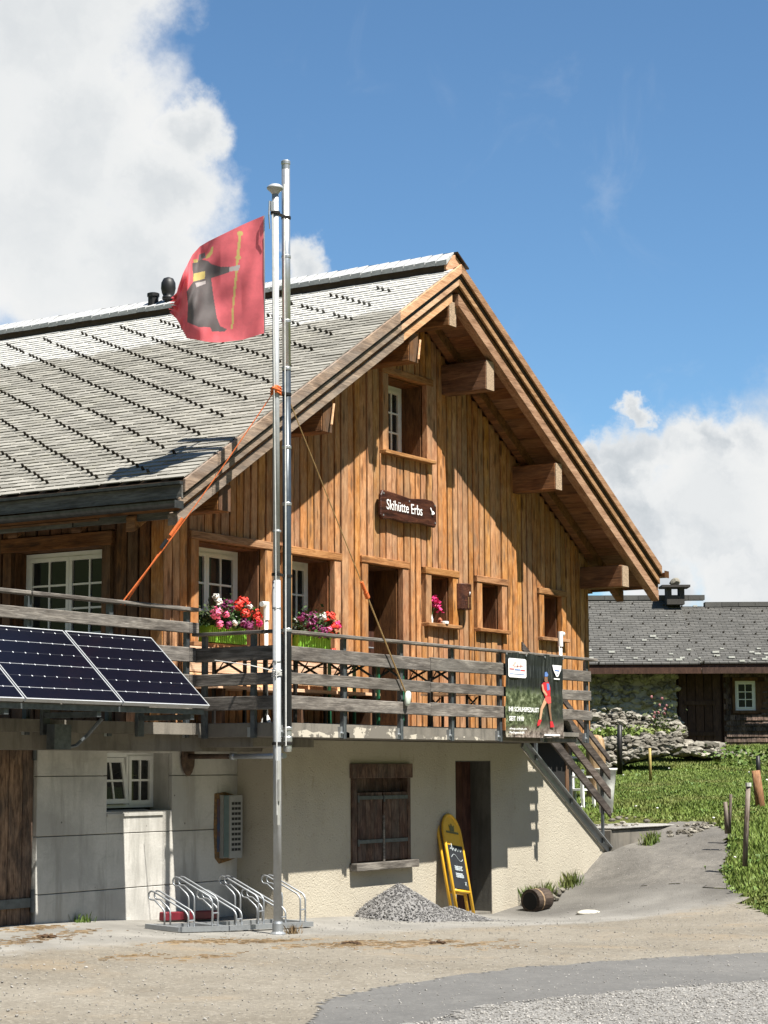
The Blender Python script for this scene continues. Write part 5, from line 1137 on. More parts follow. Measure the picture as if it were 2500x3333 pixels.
# half round trough at the right end of the balcony
q = MB(); cx_, cz_ = 24.02, 2.13
arc = [(cx_-.22*math.cos(math.pi*k/12), cz_+.17*math.sin(math.pi*k/12)) for k in range(13)]; arc2 = [(cx_-.19*math.cos(math.pi*k/12), cz_+.145*math.sin(math.pi*k/12)) for k in range(12, -1, -1)]
q.prism([(p[0], 12.56, p[1]) for p in arc+arc2], (0, .4, 0)); q.mi = 1; q.prism([(p[0], 12.62, p[1]) for p in arc2], (0, .3, 0)); q.mi = 0
tag(build(q, 'half_round_trough', [M['slab'], M['dark_in']]), 'grey half round trough lying hollow side forward at the right end of the balcony', 'trough')

# ------------------------------------------------------------------ things at the foot of the hut
# meter cabinet in its broken out recess
mc = thing('meter_cabinet', 'pale slotted meter cabinet set in a rough recess of the concrete wall', 'cabinet', (18.5, 13.9, .7))
q = MB(); q.prism([(18.335, yW-.006, 1.40), (18.52, yW-.006, 1.415), (18.70, yW-.006, 1.38), (18.72, yW-.006, .68), (18.60, yW-.006, .655), (18.42, yW-.006, .63), (18.345, yW-.006, .69), (18.32, yW-.006, 1.0)], (0, .012, 0)); build(q, 'recess', M['foam'], mc)
q = MB(); q.box(18.375, 18.43, yW-.014, yW-.007, .76, 1.34); build(q, 'pipe_bundle', m_plain('blue_grey_pipe', (.05, .08, .14), .5, c2=(.16, .07, .04), scale=9), mc)
q = MB(); q.box(18.425, 18.64, yW-.135, yW-.062, .70, 1.375); build(q, 'cabinet_body', M['teal'], mc, bevel=.004); q = MB(); q.box(18.42, 18.645, yW-.06, yW-.008, .69, 1.38); build(q, 'back_frame', M['lgrey'], mc); q = MB(); q.box(18.42, 18.65, yW-.152, yW-.137, .69, 1.378); build(q, 'front_panel', M['lgrey'], mc)
for k in range(10):
    for c in range(3):
        a = 18.452+c*.058; z_ = .77+k*.056; q = MB(); q.box(a, a+.048, yW-.1545, yW-.1525, z_, z_+.030); build(q, 'slot', M['black'], mc)
# bicycle rack: two frames in line
def rack(x0, x1, label, ends):
    r = thing('bike_rack', label, 'bike rack', ((x0+x1)/2, 12.95, zg1((x0+x1)/2, 12.9)), 'bike racks beside the flagpole')
    g0, g1 = zg1(x0, 12.75)+.035, zg1(x1, 12.70)+.035
    ya = lambda x: 12.81-(x-16.287)*.088
    q = MB(); q.beam((x0, ya(x0), g0), (x1, ya(x1), g1), .06, .05); q.beam((x0, ya(x0)+.42, g0+.02), (x1, ya(x1)+.42, g1+.02), .05, .04); q.beam((x0, ya(x0), g0), (x0, ya(x0)+.42, g0+.02), .05, .045); q.beam((x1, ya(x1), g1), (x1, ya(x1)+.42, g1+.02), .05, .045); build(q, 'base_frame', M['steel'], r)
    for i, (x, hi) in enumerate(ends):
        z0 = g0+(g1-g0)*(x-x0)/(x1-x0)+.02; y0 = ya(x); H = .42 if not hi else .62; F0 = .18 if not hi else .34
        F0 = .27 if hi else .13; LZ = F0+.17; LY = .46
        prof = [(0, 0), (0, F0-.03), (.012, F0), (.04, F0+.03), (LY-.03, LZ+.035)] + [(LY+.035*math.sin(a_)*1.3, LZ+.045*math.cos(a_)) for a_ in np.linspace(.3, 2.7, 7)] + [(LY-.03, LZ-.045), (.33, LZ-.12), (.305, LZ-.15), (.30, LZ-.19), (.30, .01)]
        for dx in (-.046, .046):
            q = MB(); q.tube([(x+dx, y0+p[0], z0+p[1]) for p in prof], .0095, 7); build(q, 'hoop', M['steel'], r, smooth=True)
        q = MB(); q.tube([(x-.046, y0, z0+F0*.5), (x+.046, y0, z0+F0*.5)], .008, 6); build(q, 'cross_bar', M['steel'], r)
    return r
rack(16.29, 16.97, 'galvanised bike rack in front of the sunlit wall patch, left of the other', [(16.45, 0), (16.80, 1)]); rack(16.99, 18.31, 'galvanised bike rack just behind the flagpole foot', [(17.16, 0), (17.50, 1), (17.85, 0), (18.17, 1)])
q = MB(); q.beam((17.15, 13.72, zg1(17.2, 13.7)+.06), (18.05, 13.72, zg1(18, 13.7)+.06), .10, .09); tag(build(q, 'red_beam', M['redpaint'], bevel=.01), 'dark red beam lying at the wall behind the bike racks', 'beam')
# gravel heap
gh = thing('gravel_heap', 'small heap of grey gravel piled against the plastered wall', 'gravel heap', (20.75, 12.95, -.06))
GC = (20.62, 12.98)
def heap_h(x, y):
    dx, dy = x-GC[0], y-GC[1]; d = math.hypot(dx/(.56 if dx < 0 else .92), dy/.55); d2 = math.hypot((dx-.85)/.75, (dy+.2)/.4)
    return max(.41*max(0, 1-d)**.85 if d < 1 else 0, .16*max(0, 1-d2) if d2 < 1 else 0)
q = MB(); n = 44; idx = {}
for i in range(n+1):
    for j in range(n+1):
        x, y = 19.8+2.5*i/n, 12.2+1.14*j/n; h_ = heap_h(x, y); q.v.append((x, y, zg1(x, y)-.01+h_+(U(-.012, .012) if h_ > .02 else -.02)))
for i in range(n):
    for j in range(n): q.f.append((i*(n+1)+j, (i+1)*(n+1)+j, (i+1)*(n+1)+j+1, i*(n+1)+j+1)); q.m.append(0)
build(q, 'mound', M['gravel'], gh, smooth=True); q = MB()
for _ in range(6500):
    x, y = U(19.85, 22.3), U(12.2, 13.33); h_ = heap_h(x, y)
    if h_ > .008 or (rnd() < .06 and abs(y-12.75) < .4): r_ = U(.005, .014); q.blob((x, y, zg1(x, y)+h_+.002), (r_, r_*U(.7, 1), r_*.7), .2, 0)
build(q, 'gravel_stones', M['gravel'], gh, kind='stuff')
# leaning A board
ab = thing('pavement_sign', 'yellow folded chalkboard stand leaning on the wall by the cellar door', 'sign board', (22.2, 13.0, -.17))
bl, br_, tp = Vector((22.0, 13.0, -.145)), Vector((22.40, 13.0, -.195)), Vector((22.24, 13.335, 1.10))
bu = (br_-bl).normalized(); bc = (bl+br_)/2; bup = (tp-bc); bup = (bup-bu*bup.dot(bu)); BH = bup.length; bup.normalize(); bnrm = bu.cross(bup)
if bnrm.y > 0: bnrm = -bnrm
def BP(a, h, d=0.): return bc+bu*a+bup*h+bnrm*d
hw = .205
def arch(w_, h0, h1, n=12): return [(-w_, h0), (w_, h0)] + [(w_*math.cos(math.pi*k/n), h1-w_+w_*math.sin(math.pi*k/n)) for k in range(n+1)]
for d0, nm, mt in ((0, 'front_frame', 'yellow'), (-.075, 'rear_frame', 'yellow')):
    out = [(-hw, 0)] + [(-hw*math.cos(math.pi*k/14), BH-hw*1.25+hw*1.25*math.sin(math.pi*k/14)) for k in range(15)] + [(hw, 0)]
    q = MB(); q.tube([BP(a, h, d0) for a, h in out], .021, 8); q.tube([BP(-hw, .34, d0), BP(hw, .34, d0)], .019, 8); build(q, nm, M[mt], ab, smooth=True)
q = MB(); w_ = hw-.015; pl = [(-w_, BH-.50), (w_, BH-.50)] + [(w_*math.cos(math.pi*k/14), BH-hw*1.25+hw*1.2*math.sin(math.pi*k/14)) for k in range(15)]; q.prism([BP(a, h, .004) for a, h in pl], -bnrm*.012); build(q, 'header_panel', M['yellow'], ab)
q = MB(); q.prism([BP(a, h, .008) for a, h in ((-w_, .37), (w_, .37), (w_, BH-.39), (-w_, BH-.39))], -bnrm*.014); build(q, 'chalkboard', M['slate_board'], ab)
q = MB(); q.prism([BP(a, h, .0105) for a, h in ((-.15, BH-.24), (.15, BH-.24), (.15, BH-.215), (-.15, BH-.215))], -bnrm*.002); q.prism([BP(a, h, .0105) for a, h in ((-.05, BH-.212), (.05, BH-.212), (.065, BH-.13), (.03, BH-.15), (0, BH-.11), (-.03, BH-.15), (-.065, BH-.13))], -bnrm*.002); build(q, 'crest', M['olive'], ab)
q = MB()
def chalk_line(pts, r=.004): q.tube([BP(a, h, .012) for a, h in pts], r, 5)
chalk_line([(-.13+.27*t_, .86+.018*math.sin(t_*26)+(.09 if .13 < t_ < .19 else 0)) for t_ in np.linspace(0, 1, 40)]); chalk_line([(-.13+.27*t_, .76+.04*math.sin(t_*6.0)) for t_ in np.linspace(0, 1, 20)], .0035)
for z_, w2 in ((.625, .08), (.605, .09), (.645, .09), (.535, .09), (.515, .09), (.555, .08)): chalk_line([(-.06+w2*2*t_-.03, z_+.010*math.sin(t_*45)) for t_ in np.linspace(0, 1, 26)], .0045)
chalk_line([(.10, .46), (.13, .41)], .005); chalk_line([(.13, .46), (.10, .42)], .004); build(q, 'chalk_writing', M['chalk'], ab)
# hollow log, stones, weeds
lg = thing('hollow_log', 'short hollow log lying at the foot of the wall beside weeds', 'log', (23.95, 13.1, -.1))
LA, LB = Vector((23.84, 13.0, -.05)), Vector((24.16, 12.95, -.03)); q = MB(); q.tube([LA+(LB-LA)*t_ for t_ in np.linspace(0, 1, 5)], .15, 16, rs=[.155, .15, .152, .147, .14]); build(q, 'bark', M['bark'], lg, smooth=True)
q = MB(); dl = (LB-LA).normalized(); q.tube([LA-dl*.006, LA+dl*.01], .115, 16); build(q, 'hollow', M['dark_in'], lg); q = MB()
for k in range(16):
    pass
q.tube([LA+dl*.10, LA+dl*.125], .1545, 16); build(q, 'pale_band', M['stump'], lg)
q = MB(); q.blob((23.62, 12.05, zg1(23.62, 12.05)+.0), (.16, .10, .045), .08, 2); tag(build(q, 'flat_stone', M['barge_new'] if False else m_plain('pale_stone', (.5, .47, .4), .9, bump=.01), smooth=True), 'single pale flat stone lying on the asphalt near the log', 'stone')
def weeds(name, pts, hmax, n, label, cat, mat='weed'):
    q = MB()
    for _ in range(n):
        x, y, sp = random.choice(pts); x += random.gauss(0, sp); y += random.gauss(0, sp*.5); y = min(y, 13.30) if y < 13.6 else y; z = zg1(x, y)-.01; h_ = U(.3, 1)*hmax; a = U(0, 6.28); lx, ly = U(-.5, .5)*h_, U(-.5, .5)*h_; w_ = U(.004, .012)
        q.face([(x-w_*math.cos(a), y-w_*math.sin(a), z), (x+w_*math.cos(a), y+w_*math.sin(a), z), (x+lx*.6+w_*.7*math.cos(a), y+ly*.6+w_*.7*math.sin(a), z+h_*.7), (x+lx, y+ly, z+h_)])
    return tag(build(q, name, M[mat]), label, cat)
weeds('weed_clump', [(24.45, 13.22, .12), (24.65, 13.25, .10), (24.3, 13.28, .06)], .30, 420, 'tall green weeds growing at the wall just right of the hollow log', 'weeds')
weeds('weed_clump', [(25.42, 13.24, .10)], .22, 170, 'dry yellowish weeds at the wall halfway up the ramp', 'weeds')
weeds('weed_clump', [(27.6, 13.05, .09)], .20, 240, 'green and brown weeds at the foot of the concrete landing', 'weeds')
weeds('weed_clump', [(17.5, 12.30, .05)], .12, 80, 'small yellow flowering weed at the flagpole foot', 'weeds', 'straw')
weeds('weed_clump', [(16.05, 13.88, .06)], .12, 60, 'tiny weed at the foot of the concrete wall beside the garage', 'weeds')
q = MB()
for x, y, r_ in ((24.62, 13.18, .09), (24.78, 13.2, .07), (24.95, 13.22, .1), (25.1, 13.2, .05), (24.7, 13.08, .05)): q.blob((x, y, zg1(x, y)+.03), (r_, r_*.8, r_*.7), .2, 1)
tag(build(q, 'rubble', M['stone']), 'little cluster of pale rubble stones along the foot of the plastered wall', 'rubble')
# concrete landing at the top of the ramp
ln = thing('concrete_landing', 'low concrete landing at the top of the ramp in front of the stair', 'landing', (28, 13, .6))
q = MB(); q.box(26.79, 29.2, 13.27, 14.3, .1, .79); build(q, 'slab', M['slab'], ln, bevel=.02); q = MB(); q.box(26.80, 29.22, 13.235, 14.25, .792, .815); build(q, 'coping', M['yardtop'], ln, bevel=.008); q = MB()
for _ in range(70):
    x, y = random.choice(((U(28.0, 29.0), U(12.6, 13.2)), (U(28.3, 29.1), U(12.6, 13.1)), (U(27.4, 29.1), U(13.3, 14.2)))); r_ = U(.015, .06); q.blob((x, y, max(zg1(x, y), .815 if y > 13.24 else 0)+r_*.2), (r_, r_*.8, r_*.5), .25, 1)
build(q, 'rubble', M['stone'], ln, kind='stuff')
# plastic tub, chair and stump beyond the stair
tb = thing('white_tub', 'tall translucent white tub standing behind the foot of the stair', 'tub', (28.0, 13.6, 1.0))
c_ = on(1973, 2640, 'y', 13.9); q = MB(); bz = 1.0
cx_, cy_ = float(c_[0]), 13.9
q.lathe((cx_, cy_, bz), [(.10, 0), (.13, .35), (.165, .62), (.18, .63), (.18, .66), (.16, .655), (.125, .35), (.095, .02)], 20); build(q, 'body', m_plain('milky_plastic', (.62, .63, .58), .4), tb, smooth=True)
def wchair(px, py, y, label):
    p = on(px, py, 'y', y); x, z = float(p[0]), float(p[2]); r = thing('plastic_chair', label, 'chair', (x, y, z), 'white plastic chairs beside the stair')
    q = MB(); q.box(x-.22, x+.22, y-.2, y+.2, z+.42, z+.45); build(q, 'seat', M['pvc'], r); q = MB(); q.box(x-.22, x-.18, y-.2, y+.2, z+.62, z+.65); q.box(x+.18, x+.22, y-.2, y+.2, z+.62, z+.65); build(q, 'armrest', M['pvc'], r)
    q = MB(); q.box(x-.22, x+.22, y+.18, y+.205, z+.452, z+.85); build(q, 'backrest', M['pvc'], r)
    for a in (-.19, .19):
        for b in (-.17, .17): q = MB(); q.box(x+a-.022, x+a+.022, y+b-.022, y+b+.022, z, z+.419); build(q, 'leg', M['pvc'], r)
wchair(1845, 2600, 14.9, 'white plastic chair glimpsed through the upper stair planks'); wchair(1885, 2660, 15.2, 'white plastic chair glimpsed through the lower stair planks')
p = on(1935, 2480, 'y', 15.6); sx_, sz_ = float(p[0]), float(p[2]); q = MB(); q.lathe((sx_+.05, 15.6, sz_-.82), [(.2, 0), (.17, .3), (.165, 1.02), (.15, 1.17), (.10, 1.25), (.03, 1.27)], 14); tag(build(q, 'tree_stump', M['stump'], smooth=True), 'pale sawn log post standing beyond the balcony corner', 'log')

# ------------------------------------------------------------------ meadow
def place(px, py, d): p = vp(px, py, d); return float(p[0]), float(p[1])
rs = np.random.RandomState(11); N = 470000
dd = 19.5+rs.rand(N)**1.5*38; aa = (rs.rand(N)*.33-.01)*dd; gxs = FH[0]*dd+RH[0]*aa; gys = FH[1]*dd+RH[1]*aa
keep = ~inpoly(gxs, gys, YARD) & ~((gys > 12.0+0*gxs) & (gxs < 27.0) ) & ~((gxs > 26.7) & (gxs < 29.25) & (gys > 13.15) & (gys < 14.3)) & ~inpoly(gxs, gys, PATH) & ~((gxs < XR_+.1) & (gys > 13.9))
gxs, gys, dd = gxs[keep], gys[keep], dd[keep]; gzs = zg(gxs, gys)-.03; q = MB()
n1 = np.sin(gxs*1.7)*np.cos(gys*1.3)+np.sin(gxs*.6+gys*.9)
for x, y, z, d, nn_ in zip(gxs, gys, gzs, dd, n1):
    h_ = (.02+.042*rnd())*(1+.3*nn_)+.012; a = U(0, 6.28); w_ = .005+.0003*d; ca, sa = math.cos(a)*w_, math.sin(a)*w_; lx, ly = U(-.6, .6)*h_, U(-.6, .6)*h_
    q.face([(x-ca, y-sa, z), (x+ca, y+sa, z), (x+lx, y+ly, z+h_)])
tag(build(q, 'meadow_grass', M['grass']), kind='stuff')
q = MB()
for _ in range(650):
    i = rs.randint(len(gxs)); x, y, z = gxs[i], gys[i], gzs[i]; k_ = U(.04, .13)
    for _k in range(7):
        a = U(0, 6.28); l_ = U(.02, .05); e_ = U(.02, .06); cx_, cy_ = x+random.gauss(0, k_), y+random.gauss(0, k_); q.face([(cx_, cy_, z+.02), (cx_+l_*math.cos(a+.5), cy_+l_*math.sin(a+.5), z+.03+e_), (cx_+1.7*l_*math.cos(a), cy_+1.7*l_*math.sin(a), z+.03+e_*.8), (cx_+l_*math.cos(a-.5), cy_+l_*math.sin(a-.5), z+.03+e_)])
tag(build(q, 'meadow_herbs', M['herb']), kind='stuff')
q = MB()
for _ in range(60):
    i = rs.randint(len(gxs)); x, y, z = gxs[i], gys[i], gzs[i]; q.blob((x, y, z+.13), (.022, .022, .014), .1, 0)
tag(build(q, 'meadow_flowers', M['p_white']), kind='stuff')
# fence posts in the meadow
def fpost(name, bx, by, tx, ty, d, r_, mat, label, n=8, cap=None):
    B = vp(bx, by, d); T = vp(tx, ty, d); r = thing(name, label, 'fence post', tuple(B), 'fence posts in the meadow'); q = MB(); q.tube([Vector(B)-Vector((0, 0, .1)), Vector(B)+(Vector(T)-Vector(B))*.5, Vector(T)], r_, n, rs=[r_*1.05, r_, r_*.92]); build(q, 'shaft', M[mat], r, smooth=True)
    if cap: q = MB(); q.tube([Vector(T)-Vector((0, 0, .02)), Vector(T)+Vector((0, 0, .03))], r_*1.25, n); build(q, 'cap', M[cap], r)
fpost('fence_post', 2017, 2505, 2017, 2360, 42, .055, 'iron', 'dark post in front of the dry stone wall')
fpost('fence_post', 2117, 2530, 2115, 2435, 41, .03, 'postyellow', 'thin yellow stake in the middle of the meadow')
fpost('fence_post', 2366, 2690, 2361, 2610, 29, .03, 'postwood', 'short brown stake nearest the path'); fpost('fence_post', 2374, 2690, 2379, 2585, 29.4, .022, 'postwood', 'slim bent stake leaning beside the short brown one')
fpost('fence_post', 2424, 2795, 2436, 2555, 27.5, .034, 'postwood', 'grey round post with a pale cap in the grass bank', cap='lichen')
fpost('fence_post', 2482, 2670, 2460, 2508, 33, .075, 'postorange', 'leaning orange brown wooden post at the right edge'); fpost('fence_post', 2470, 2545, 2467, 2460, 44, .05, 'iron', 'dark post behind the leaning orange one')
# dry stone walls by the barn
def stone_wall(px0, px1, top, bot, d, label, n, rr=(.14, .30)):
    r = thing('dry_stone_wall', label, 'stone wall', tuple(vp((px0+px1)/2, bot(.5), d))); q = MB()
    for _ in range(n):
        t_ = rnd(); x_ = px0+(px1-px0)*t_; a, b = top(t_), bot(t_); k = rnd(); y_ = b+(a-b)*k; p = vp(x_, y_, d+U(-.25, .25)+(k*.25)); s_ = U(*rr); q.blob(tuple(p), (s_, s_*U(.6, 1), s_*U(.3, .6)), .22, 1)
    build(q, 'stones', M['stone'], r, kind='stuff'); q = MB(); pts = [vp(px0+(px1-px0)*t_, bot(t_)+14, d+.5) for t_ in np.linspace(0, 1, 9)]; pt2 = [vp(px0+(px1-px0)*t_, top(t_)+10, d+.6) for t_ in np.linspace(1, 0, 9)]
    q.prism([tuple(p) for p in pts+pt2], (FH[0]*.6, FH[1]*.6, 0)); build(q, 'core', M['darkconc'], r)
stone_wall(1930, 2225, lambda t: 2300+ (t*62 if t > .25 else 45-abs(t-.15)*250)+6*math.sin(t*40), lambda t: 2380+t*18, 50, 'tumbled dry stone wall under the barn, upper course', 900, (.06, .155))
stone_wall(1950, 2210, lambda t: 2410-t*22+5*math.sin(t*30), lambda t: 2492-t*52 if t > .3 else 2500-t*60, 47, 'tumbled dry stone wall at the top of the meadow, lower course', 900, (.06, .15))
stone_wall(2195, 2345, lambda t: 2420+t*4, lambda t: 2448+t*18, 50, 'flat stone steps leading to the barn door', 90, (.12, .24))
stone_wall(2350, 2520, lambda t: 2450+t*10, lambda t: 2500, 52, 'low stones below the shingled barn wall', 60, (.12, .25))
def bush(px, py, d, w_, h_, n, name, label, mats, leaf=.06):
    c = Vector(vp(px, py, d)); r = thing(name, label, 'bush', tuple(c)); q = MB()
    for _ in range(n):
        v = Vector((random.gauss(0, .4)*w_, random.gauss(0, .4)*w_, abs(random.gauss(.3, .35))*h_)); p_ = c+v; a = Vector((U(-1, 1), U(-1, 1), U(-.3, 1))).normalized(); b_ = a.cross(Vector((U(-1, 1), U(-1, 1), U(-1, 1)))).normalized(); s_ = leaf*U(.6, 1.3); q.face([p_-a*s_, p_+b_*s_*.6, p_+a*s_, p_-b_*s_*.6])
    build(q, 'foliage', M[mats[0]], r)
    if len(mats) > 1:
        q = MB()
        for _ in range(9): v = Vector((random.gauss(0, .3)*w_, random.gauss(0, .3)*w_, U(.5, 1.15)*h_)); q.blob(tuple(c+v), (.035, .035, .045), .2, 0)
        build(q, 'blossom', M[mats[1]], r)
bush(2150, 2395, 49, .5, .8, 240, 'flowering_shrub', 'reddish flowering shrub growing from the stone wall left of the barn door', ['shrub', 'p_dull'], .045)
bush(2395, 2465, 50, 1.2, .25, 260, 'low_shrub', 'low green plants under the barn window', ['weed'], .055); bush(2480, 2490, 46, 1.3, .3, 280, 'low_shrub', 'low green plants at the right edge below the barn', ['weed'], .055)
bush(1985, 2395, 48.4, 1.3, .22, 260, 'low_shrub', 'green plants between the two dry stone walls', ['grass'], .055); bush(2080, 2392, 48.4, 1.2, .2, 240, 'low_shrub', 'green plants right of the dark post between the stone walls', ['grass'], .055)

# ------------------------------------------------------------------ stone barn behind
BD = 58.0
def ba(px, d=BD): return (px-1250)/F_PX*d          # metres right of the view axis
def bz(py, d=BD): return float(vp(1250, py, d)[2])
barn = thing('stone_barn', 'low alpine barn of stone and dark shingled timber with a grey shingle roof', 'barn', tuple(FH*BD+RH*ba(2200)+np.array([0, 0, 2.2])))
def BM(): return MB((FH[0]*BD, FH[1]*BD, 0), (RH[0], RH[1], 0), (FH[0], FH[1], 0))
ze, zb = bz(2175), bz(2445)
def bpart(q, name, mat, **k): return build(q, name, mat, barn, **k)
q = BM(); q.box(ba(1700), ba(2195), 0, .5, zb-1, ze); q.box(ba(1700), ba(1700)+.5, .5, 6.5, zb-1, ze); q.box(ba(1700), ba(2700), 6.5, 7, zb-1, ze); bpart(q, 'stone_wall', M['mortar'])
q = BM()
for _ in range(330):
    a, z_ = U(ba(1905), ba(2193)), U(zb-.2, ze-.1); p = q.P(a, -.0, z_); s_ = U(.10, .26); q.blob(tuple(p), (s_, s_*.5, s_*U(.35, .6)), .2, 1)
q.v = [tuple(Vector(v)+Vector((FH[0], FH[1], 0))*max(0, .0)) for v in q.v]; bpart(q, 'wall_stones', M['barnstone'], kind='stuff')
q = BM(); q.box(ba(2197), ba(2346), .12, .3, zb-.6, ze); bpart(q, 'door_recess', M['barnwood'])
for i in range(5):
    a0 = ba(2203)+i*(ba(2340)-ba(2203))/5; q = BM(); q.box(a0+.01, a0+(ba(2340)-ba(2203))/5-.01, .04, .115, zb+.02, ze-.1); bpart(q, 'door_board', M['barnwood'])
q = BM(); q.box(ba(2220), ba(2320), .01, .038, bz(2400), bz(2400)+.12); q.box(ba(2220), ba(2320), .01, .038, bz(2300), bz(2300)+.12); bpart(q, 'door_rail', M['barnwood'])
q = BM(); q.box(ba(2347), ba(2700), .02, .4, zb-.7, ze); bpart(q, 'timber_wall', M['barnwood'])
wx0, wx1, wz0, wz1 = ba(2386), ba(2452), bz(2318), bz(2222)
q = BM(); rh_ = .16; z_ = zb-.1
rowi = 0
while z_ < ze:
    a = ba(2349)+(rowi % 2)*.06
    while a < ba(2560):
        w_ = U(.10, .17)
        if not (a+w_ > wx0-.08 and a < wx1+.12 and z_+rh_ > wz0-.08 and z_ < wz1+.1): j = U(0, .015); q.hexa([q.P(a, -.03-j, z_), q.P(a+w_-.008, -.03-j, z_), q.P(a+w_-.008, .019, z_), q.P(a, .019, z_), q.P(a, -.004, z_+rh_), q.P(a+w_-.008, -.004, z_+rh_), q.P(a+w_-.008, .019, z_+rh_), q.P(a, .019, z_+rh_)])
        a += w_
    z_ += rh_*.95; rowi += 1
bpart(q, 'wall_shingles', M['barnshingle'], kind='stuff')
q = BM(); q.box(wx0-.07, wx1+.07, -.045, .018, wz1, wz1+.1); q.box(wx0-.07, wx1+.07, -.06, .018, wz0-.08, wz0); q.box(wx0-.08, wx0-.002, -.04, .018, wz0, wz1-.002); q.box(wx1+.002, wx1+.5, -.03, .018, wz0-.06, wz1-.02); bpart(q, 'casing', M['wood_dark'])
window(tuple(BM().o), (RH[0], RH[1], 0), (-FH[0], -FH[1], 0), wx0, wx1, wz0, wz1, 2, 3, 1, barn, fr=.05)
# barn roof: two levels, eave projecting
def broof(a0, a1, ez_, rz_, off, name):
    q = BM(); run = 3.6; ev = -.58+off
    q.hexa([q.P(a0, ev, ez_-.12), q.P(a1, ev, ez_-.12), q.P(a1, run, rz_-.12), q.P(a0, run, rz_-.12), q.P(a0, ev, ez_), q.P(a1, ev, ez_), q.P(a1, run, rz_), q.P(a0, run, rz_)]); q.hexa([q.P(a0, run+.001, rz_-.12), q.P(a1, run+.001, rz_-.12), q.P(a1, 2*run+.7, ez_-.12), q.P(a0, 2*run+.7, ez_-.12), q.P(a0, run+.001, rz_), q.P(a1, run+.001, rz_), q.P(a1, 2*run+.7, ez_), q.P(a0, 2*run+.7, ez_)])
    ro = bpart(q, name, M['barnwood'])
    q = BM(); nr = 34; L = math.hypot(run-ev, rz_-ez_); lich = BM(); gd = BM()
    for i in range(nr):
        t0, t1 = i/nr, (i+1.35)/nr; t1 = min(t1, 1.0); a = a0-(i % 2)*.13
        y0_, z0_ = ev-.04+(run-ev)*t0, ez_+(rz_-ez_)*t0; y1_, z1_ = ev-.04+(run-ev)*t1, ez_+(rz_-ez_)*t1
        while a < a1:
            w_ = .26; b0, b1 = max(a, a0), min(a+w_-.012, a1); j = U(0, .012)
            if b1 > b0+.02: q.hexa([q.P(b0, y0_, z0_+.004), q.P(b1, y0_, z0_+.004), q.P(b1, y1_, z1_+.002), q.P(b0, y1_, z1_+.002), q.P(b0, y0_, z0_+.035+j), q.P(b1, y0_, z0_+.035+j), q.P(b1, y1_, z1_+.012), q.P(b0, y1_, z1_+.012)])
            if rnd() < (.30 if i < 3 else .10 if i < 8 else .006): s_ = U(.03, .12); lich.box(b0+.03, b0+.03+s_*1.6, y0_-.01, y0_+s_, z0_+.05, z0_+.065+s_*.35)
            if (i*3+int(a/.26)) % 11 == 0: gd.box(b0+.05, b0+.10, y0_-.01, y0_+.015, z0_+.03, z0_+.08)
            a += w_
    build(q, 'roof_shingles', M['barnroof'], ro, kind='stuff'); build(lich, 'lichen_patches', M['lichen'], ro, kind='stuff'); build(gd, 'snow_guards', M['guard'], ro, kind='stuff'); return ro
rz1 = bz(1957, BD+3.6); rz2 = bz(1980, BD+3.6)
broof(ba(1750), ba(2266), bz(2166, BD-.75), rz1, 0, 'roof'); broof(ba(2266)+.02, ba(2720), bz(2164, BD-.7), rz2, .05, 'roof')
q = BM(); a = ba(1750, BD+3.6)
while a < ba(2700, BD+3.6): 
    zz = rz1 if a < ba(2275, BD+3.6) else rz2; q.box(a, a+.49, 3.42, 3.78, zz-.02+U(0, .015), zz+.13); a += .5
bpart(q, 'ridge_tiles', M['barnroof'], kind='stuff')
q = BM(); q.box(ba(1750), ba(2266), -.72, -.66, bz(2166)-.30, bz(2166)-.13); q.box(ba(2270), ba(2720), -.66, -.60, bz(2166)-.30, bz(2166)-.13); bpart(q, 'fascia', M['barnwood'])
q = BM(); q.tube([q.P(ba(1940), -.55, bz(2186)), q.P(ba(2482), -.55, bz(2195))], .06, 8); bpart(q, 'gutter_pole', M['postwood'])
q = BM(); ac = ba(2197, BD+3); q.o = q.o+Vector((FH[0]*3., FH[1]*3., 0)); zc = rz1-.2
q.box(ac-.26, ac+.26, -.25, .25, zc, zc+.25); 
for a in (-.26, .12): q.box(ac+a, ac+a+.14, -.25, .25, zc+.251, zc+.50)
q.box(ac-.42, ac+.42, -.38, .38, zc+.502, zc+.57); bpart(q, 'chimney', m_plain('sooty_chimney', (.06, .055, .05), .9))
q = BM(); q.o = q.o+Vector((FH[0]*3., FH[1]*3., 0)); p = q.P(ac+.02, 0, zc+.68); q.blob(tuple(p), (.18, .15, .13), .15, 1); tag(build(q, 'cap_stone', M['stone']), 'rounded stone weighing down the barn chimney slab', 'stone')

mb = MB(); rs2 = np.random.RandomState(9); dd2 = rs2.uniform(13.3, 30, 5200); aa2 = rs2.uniform(-.19, .19, 5200)*dd2; xx2 = FH[0]*dd2+RH[0]*aa2; yy2 = FH[1]*dd2+RH[1]*aa2; ok2 = (inpoly(xx2, yy2, YARD) & (yy2 < 13.1)) | inpoly(xx2, yy2, PATH); zz2 = zg(xx2, yy2)
for x, y, z, k in zip(xx2, yy2, zz2, ok2):
    if k: r_ = U(.003, .009)*(1.8 if rnd() < .06 else 1); mb.blob((x, y, z+.004+r_*.3), (r_, r_*.8, r_*.6), .2, 0)
tag(build(mb, 'yard_pebbles', M['gravel_l']), kind='stuff')
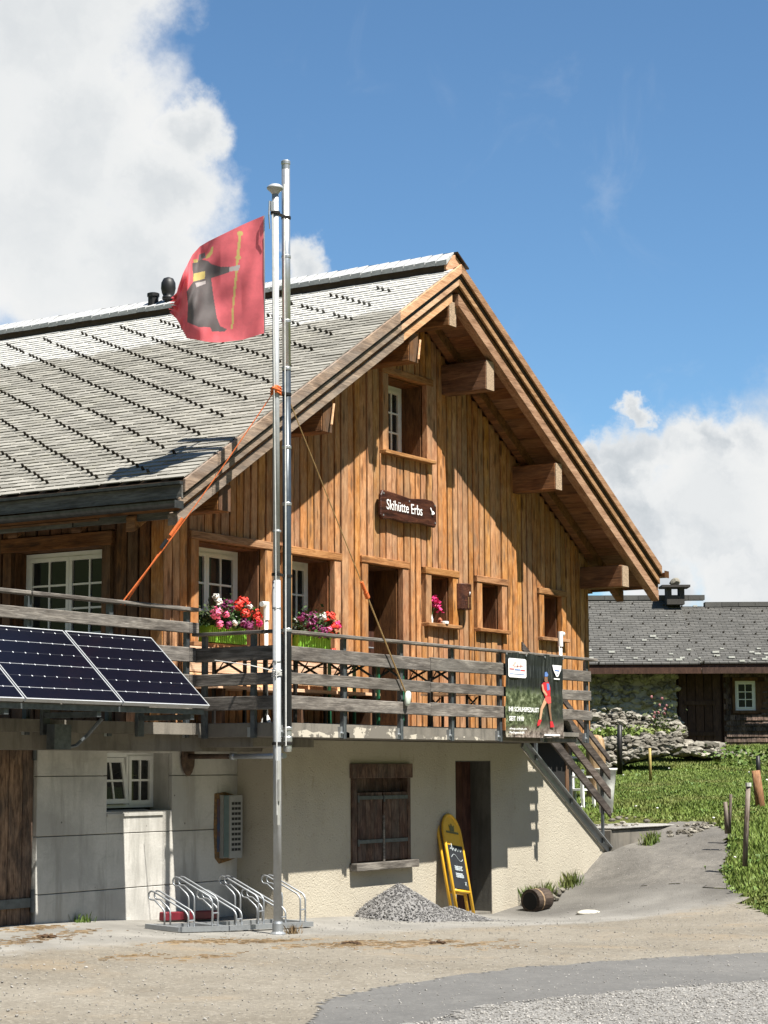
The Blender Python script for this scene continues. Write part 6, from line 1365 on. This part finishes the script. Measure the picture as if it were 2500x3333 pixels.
# ------------------------------------------------------------------ litter on the yard
def litter(cx, cy, n, sx, sy, mat, name, ln_=(.02, .10)):
    q = MB()
    for _ in range(n):
        x, y = cx+random.gauss(0, sx), cy+random.gauss(0, sy); z = zg1(x, y)+.004; a = math.atan2(-FH[1]*.2+RH[1], RH[0])+U(-.6, .6); l_ = U(*ln_); w_ = U(.0015, .004); dx, dy = math.cos(a)*l_/2, math.sin(a)*l_/2; nx_, ny_ = -math.sin(a)*w_, math.cos(a)*w_
        q.hexa([(x-dx-nx_, y-dy-ny_, z), (x+dx-nx_, y+dy-ny_, z), (x+dx+nx_, y+dy+ny_, z), (x-dx+nx_, y-dy+ny_, z), (x-dx, y-dy, z+.004), (x+dx, y+dy, z+.004), (x+dx, y+dy, z+.006), (x-dx, y-dy, z+.006)])
    return tag(build(q, name, M[mat]), kind='stuff')
q = MB(); L_ = [((115, 2990+85), 60), ((150, 3098), 30), ((680, 3080), 30), ((760, 3078), 30), ((880, 3071), 45), ((1120, 3068), 50), ((1180, 3072), 40), ((1330, 3060), 30), ((1430, 3060), 30), ((1540, 3064), 30), ((690, 3130), 25), ((440, 3140), 20), ((20, 3120), 40), ((250, 3078), 20), ((540, 3095), 12), ((960, 3085), 20), ((1300, 3075), 20), ((1650, 3072), 12)]
for i, ((px_, py_), n_) in enumerate(L_):
    p = on(px_, py_, 'z', .0); litter(float(p[0]), float(p[1]), int(n_*2.2), .26, .075, 'straw', 'straw_litter')
for px_, py_ in ((148, 3097), (1150, 3069), (1425, 3062)):
    p = on(px_, py_, 'z', .0); q = MB()
    for _ in range(9): q.blob((float(p[0])+random.gauss(0, .05), float(p[1])+random.gauss(0, .04), zg1(float(p[0]), float(p[1]))+.01), (.035, .02, .016), .3, 1)
    tag(build(q, 'dung_clump', M['dung']), {148: 'dark dry dung clump on the yard in front of the garage door', 1150: 'dry dung clump on the yard right of the flagpole', 1425: 'dry dung clump on the yard below the gravel heap'}[px_], 'dung', 'dung clumps on the yard')
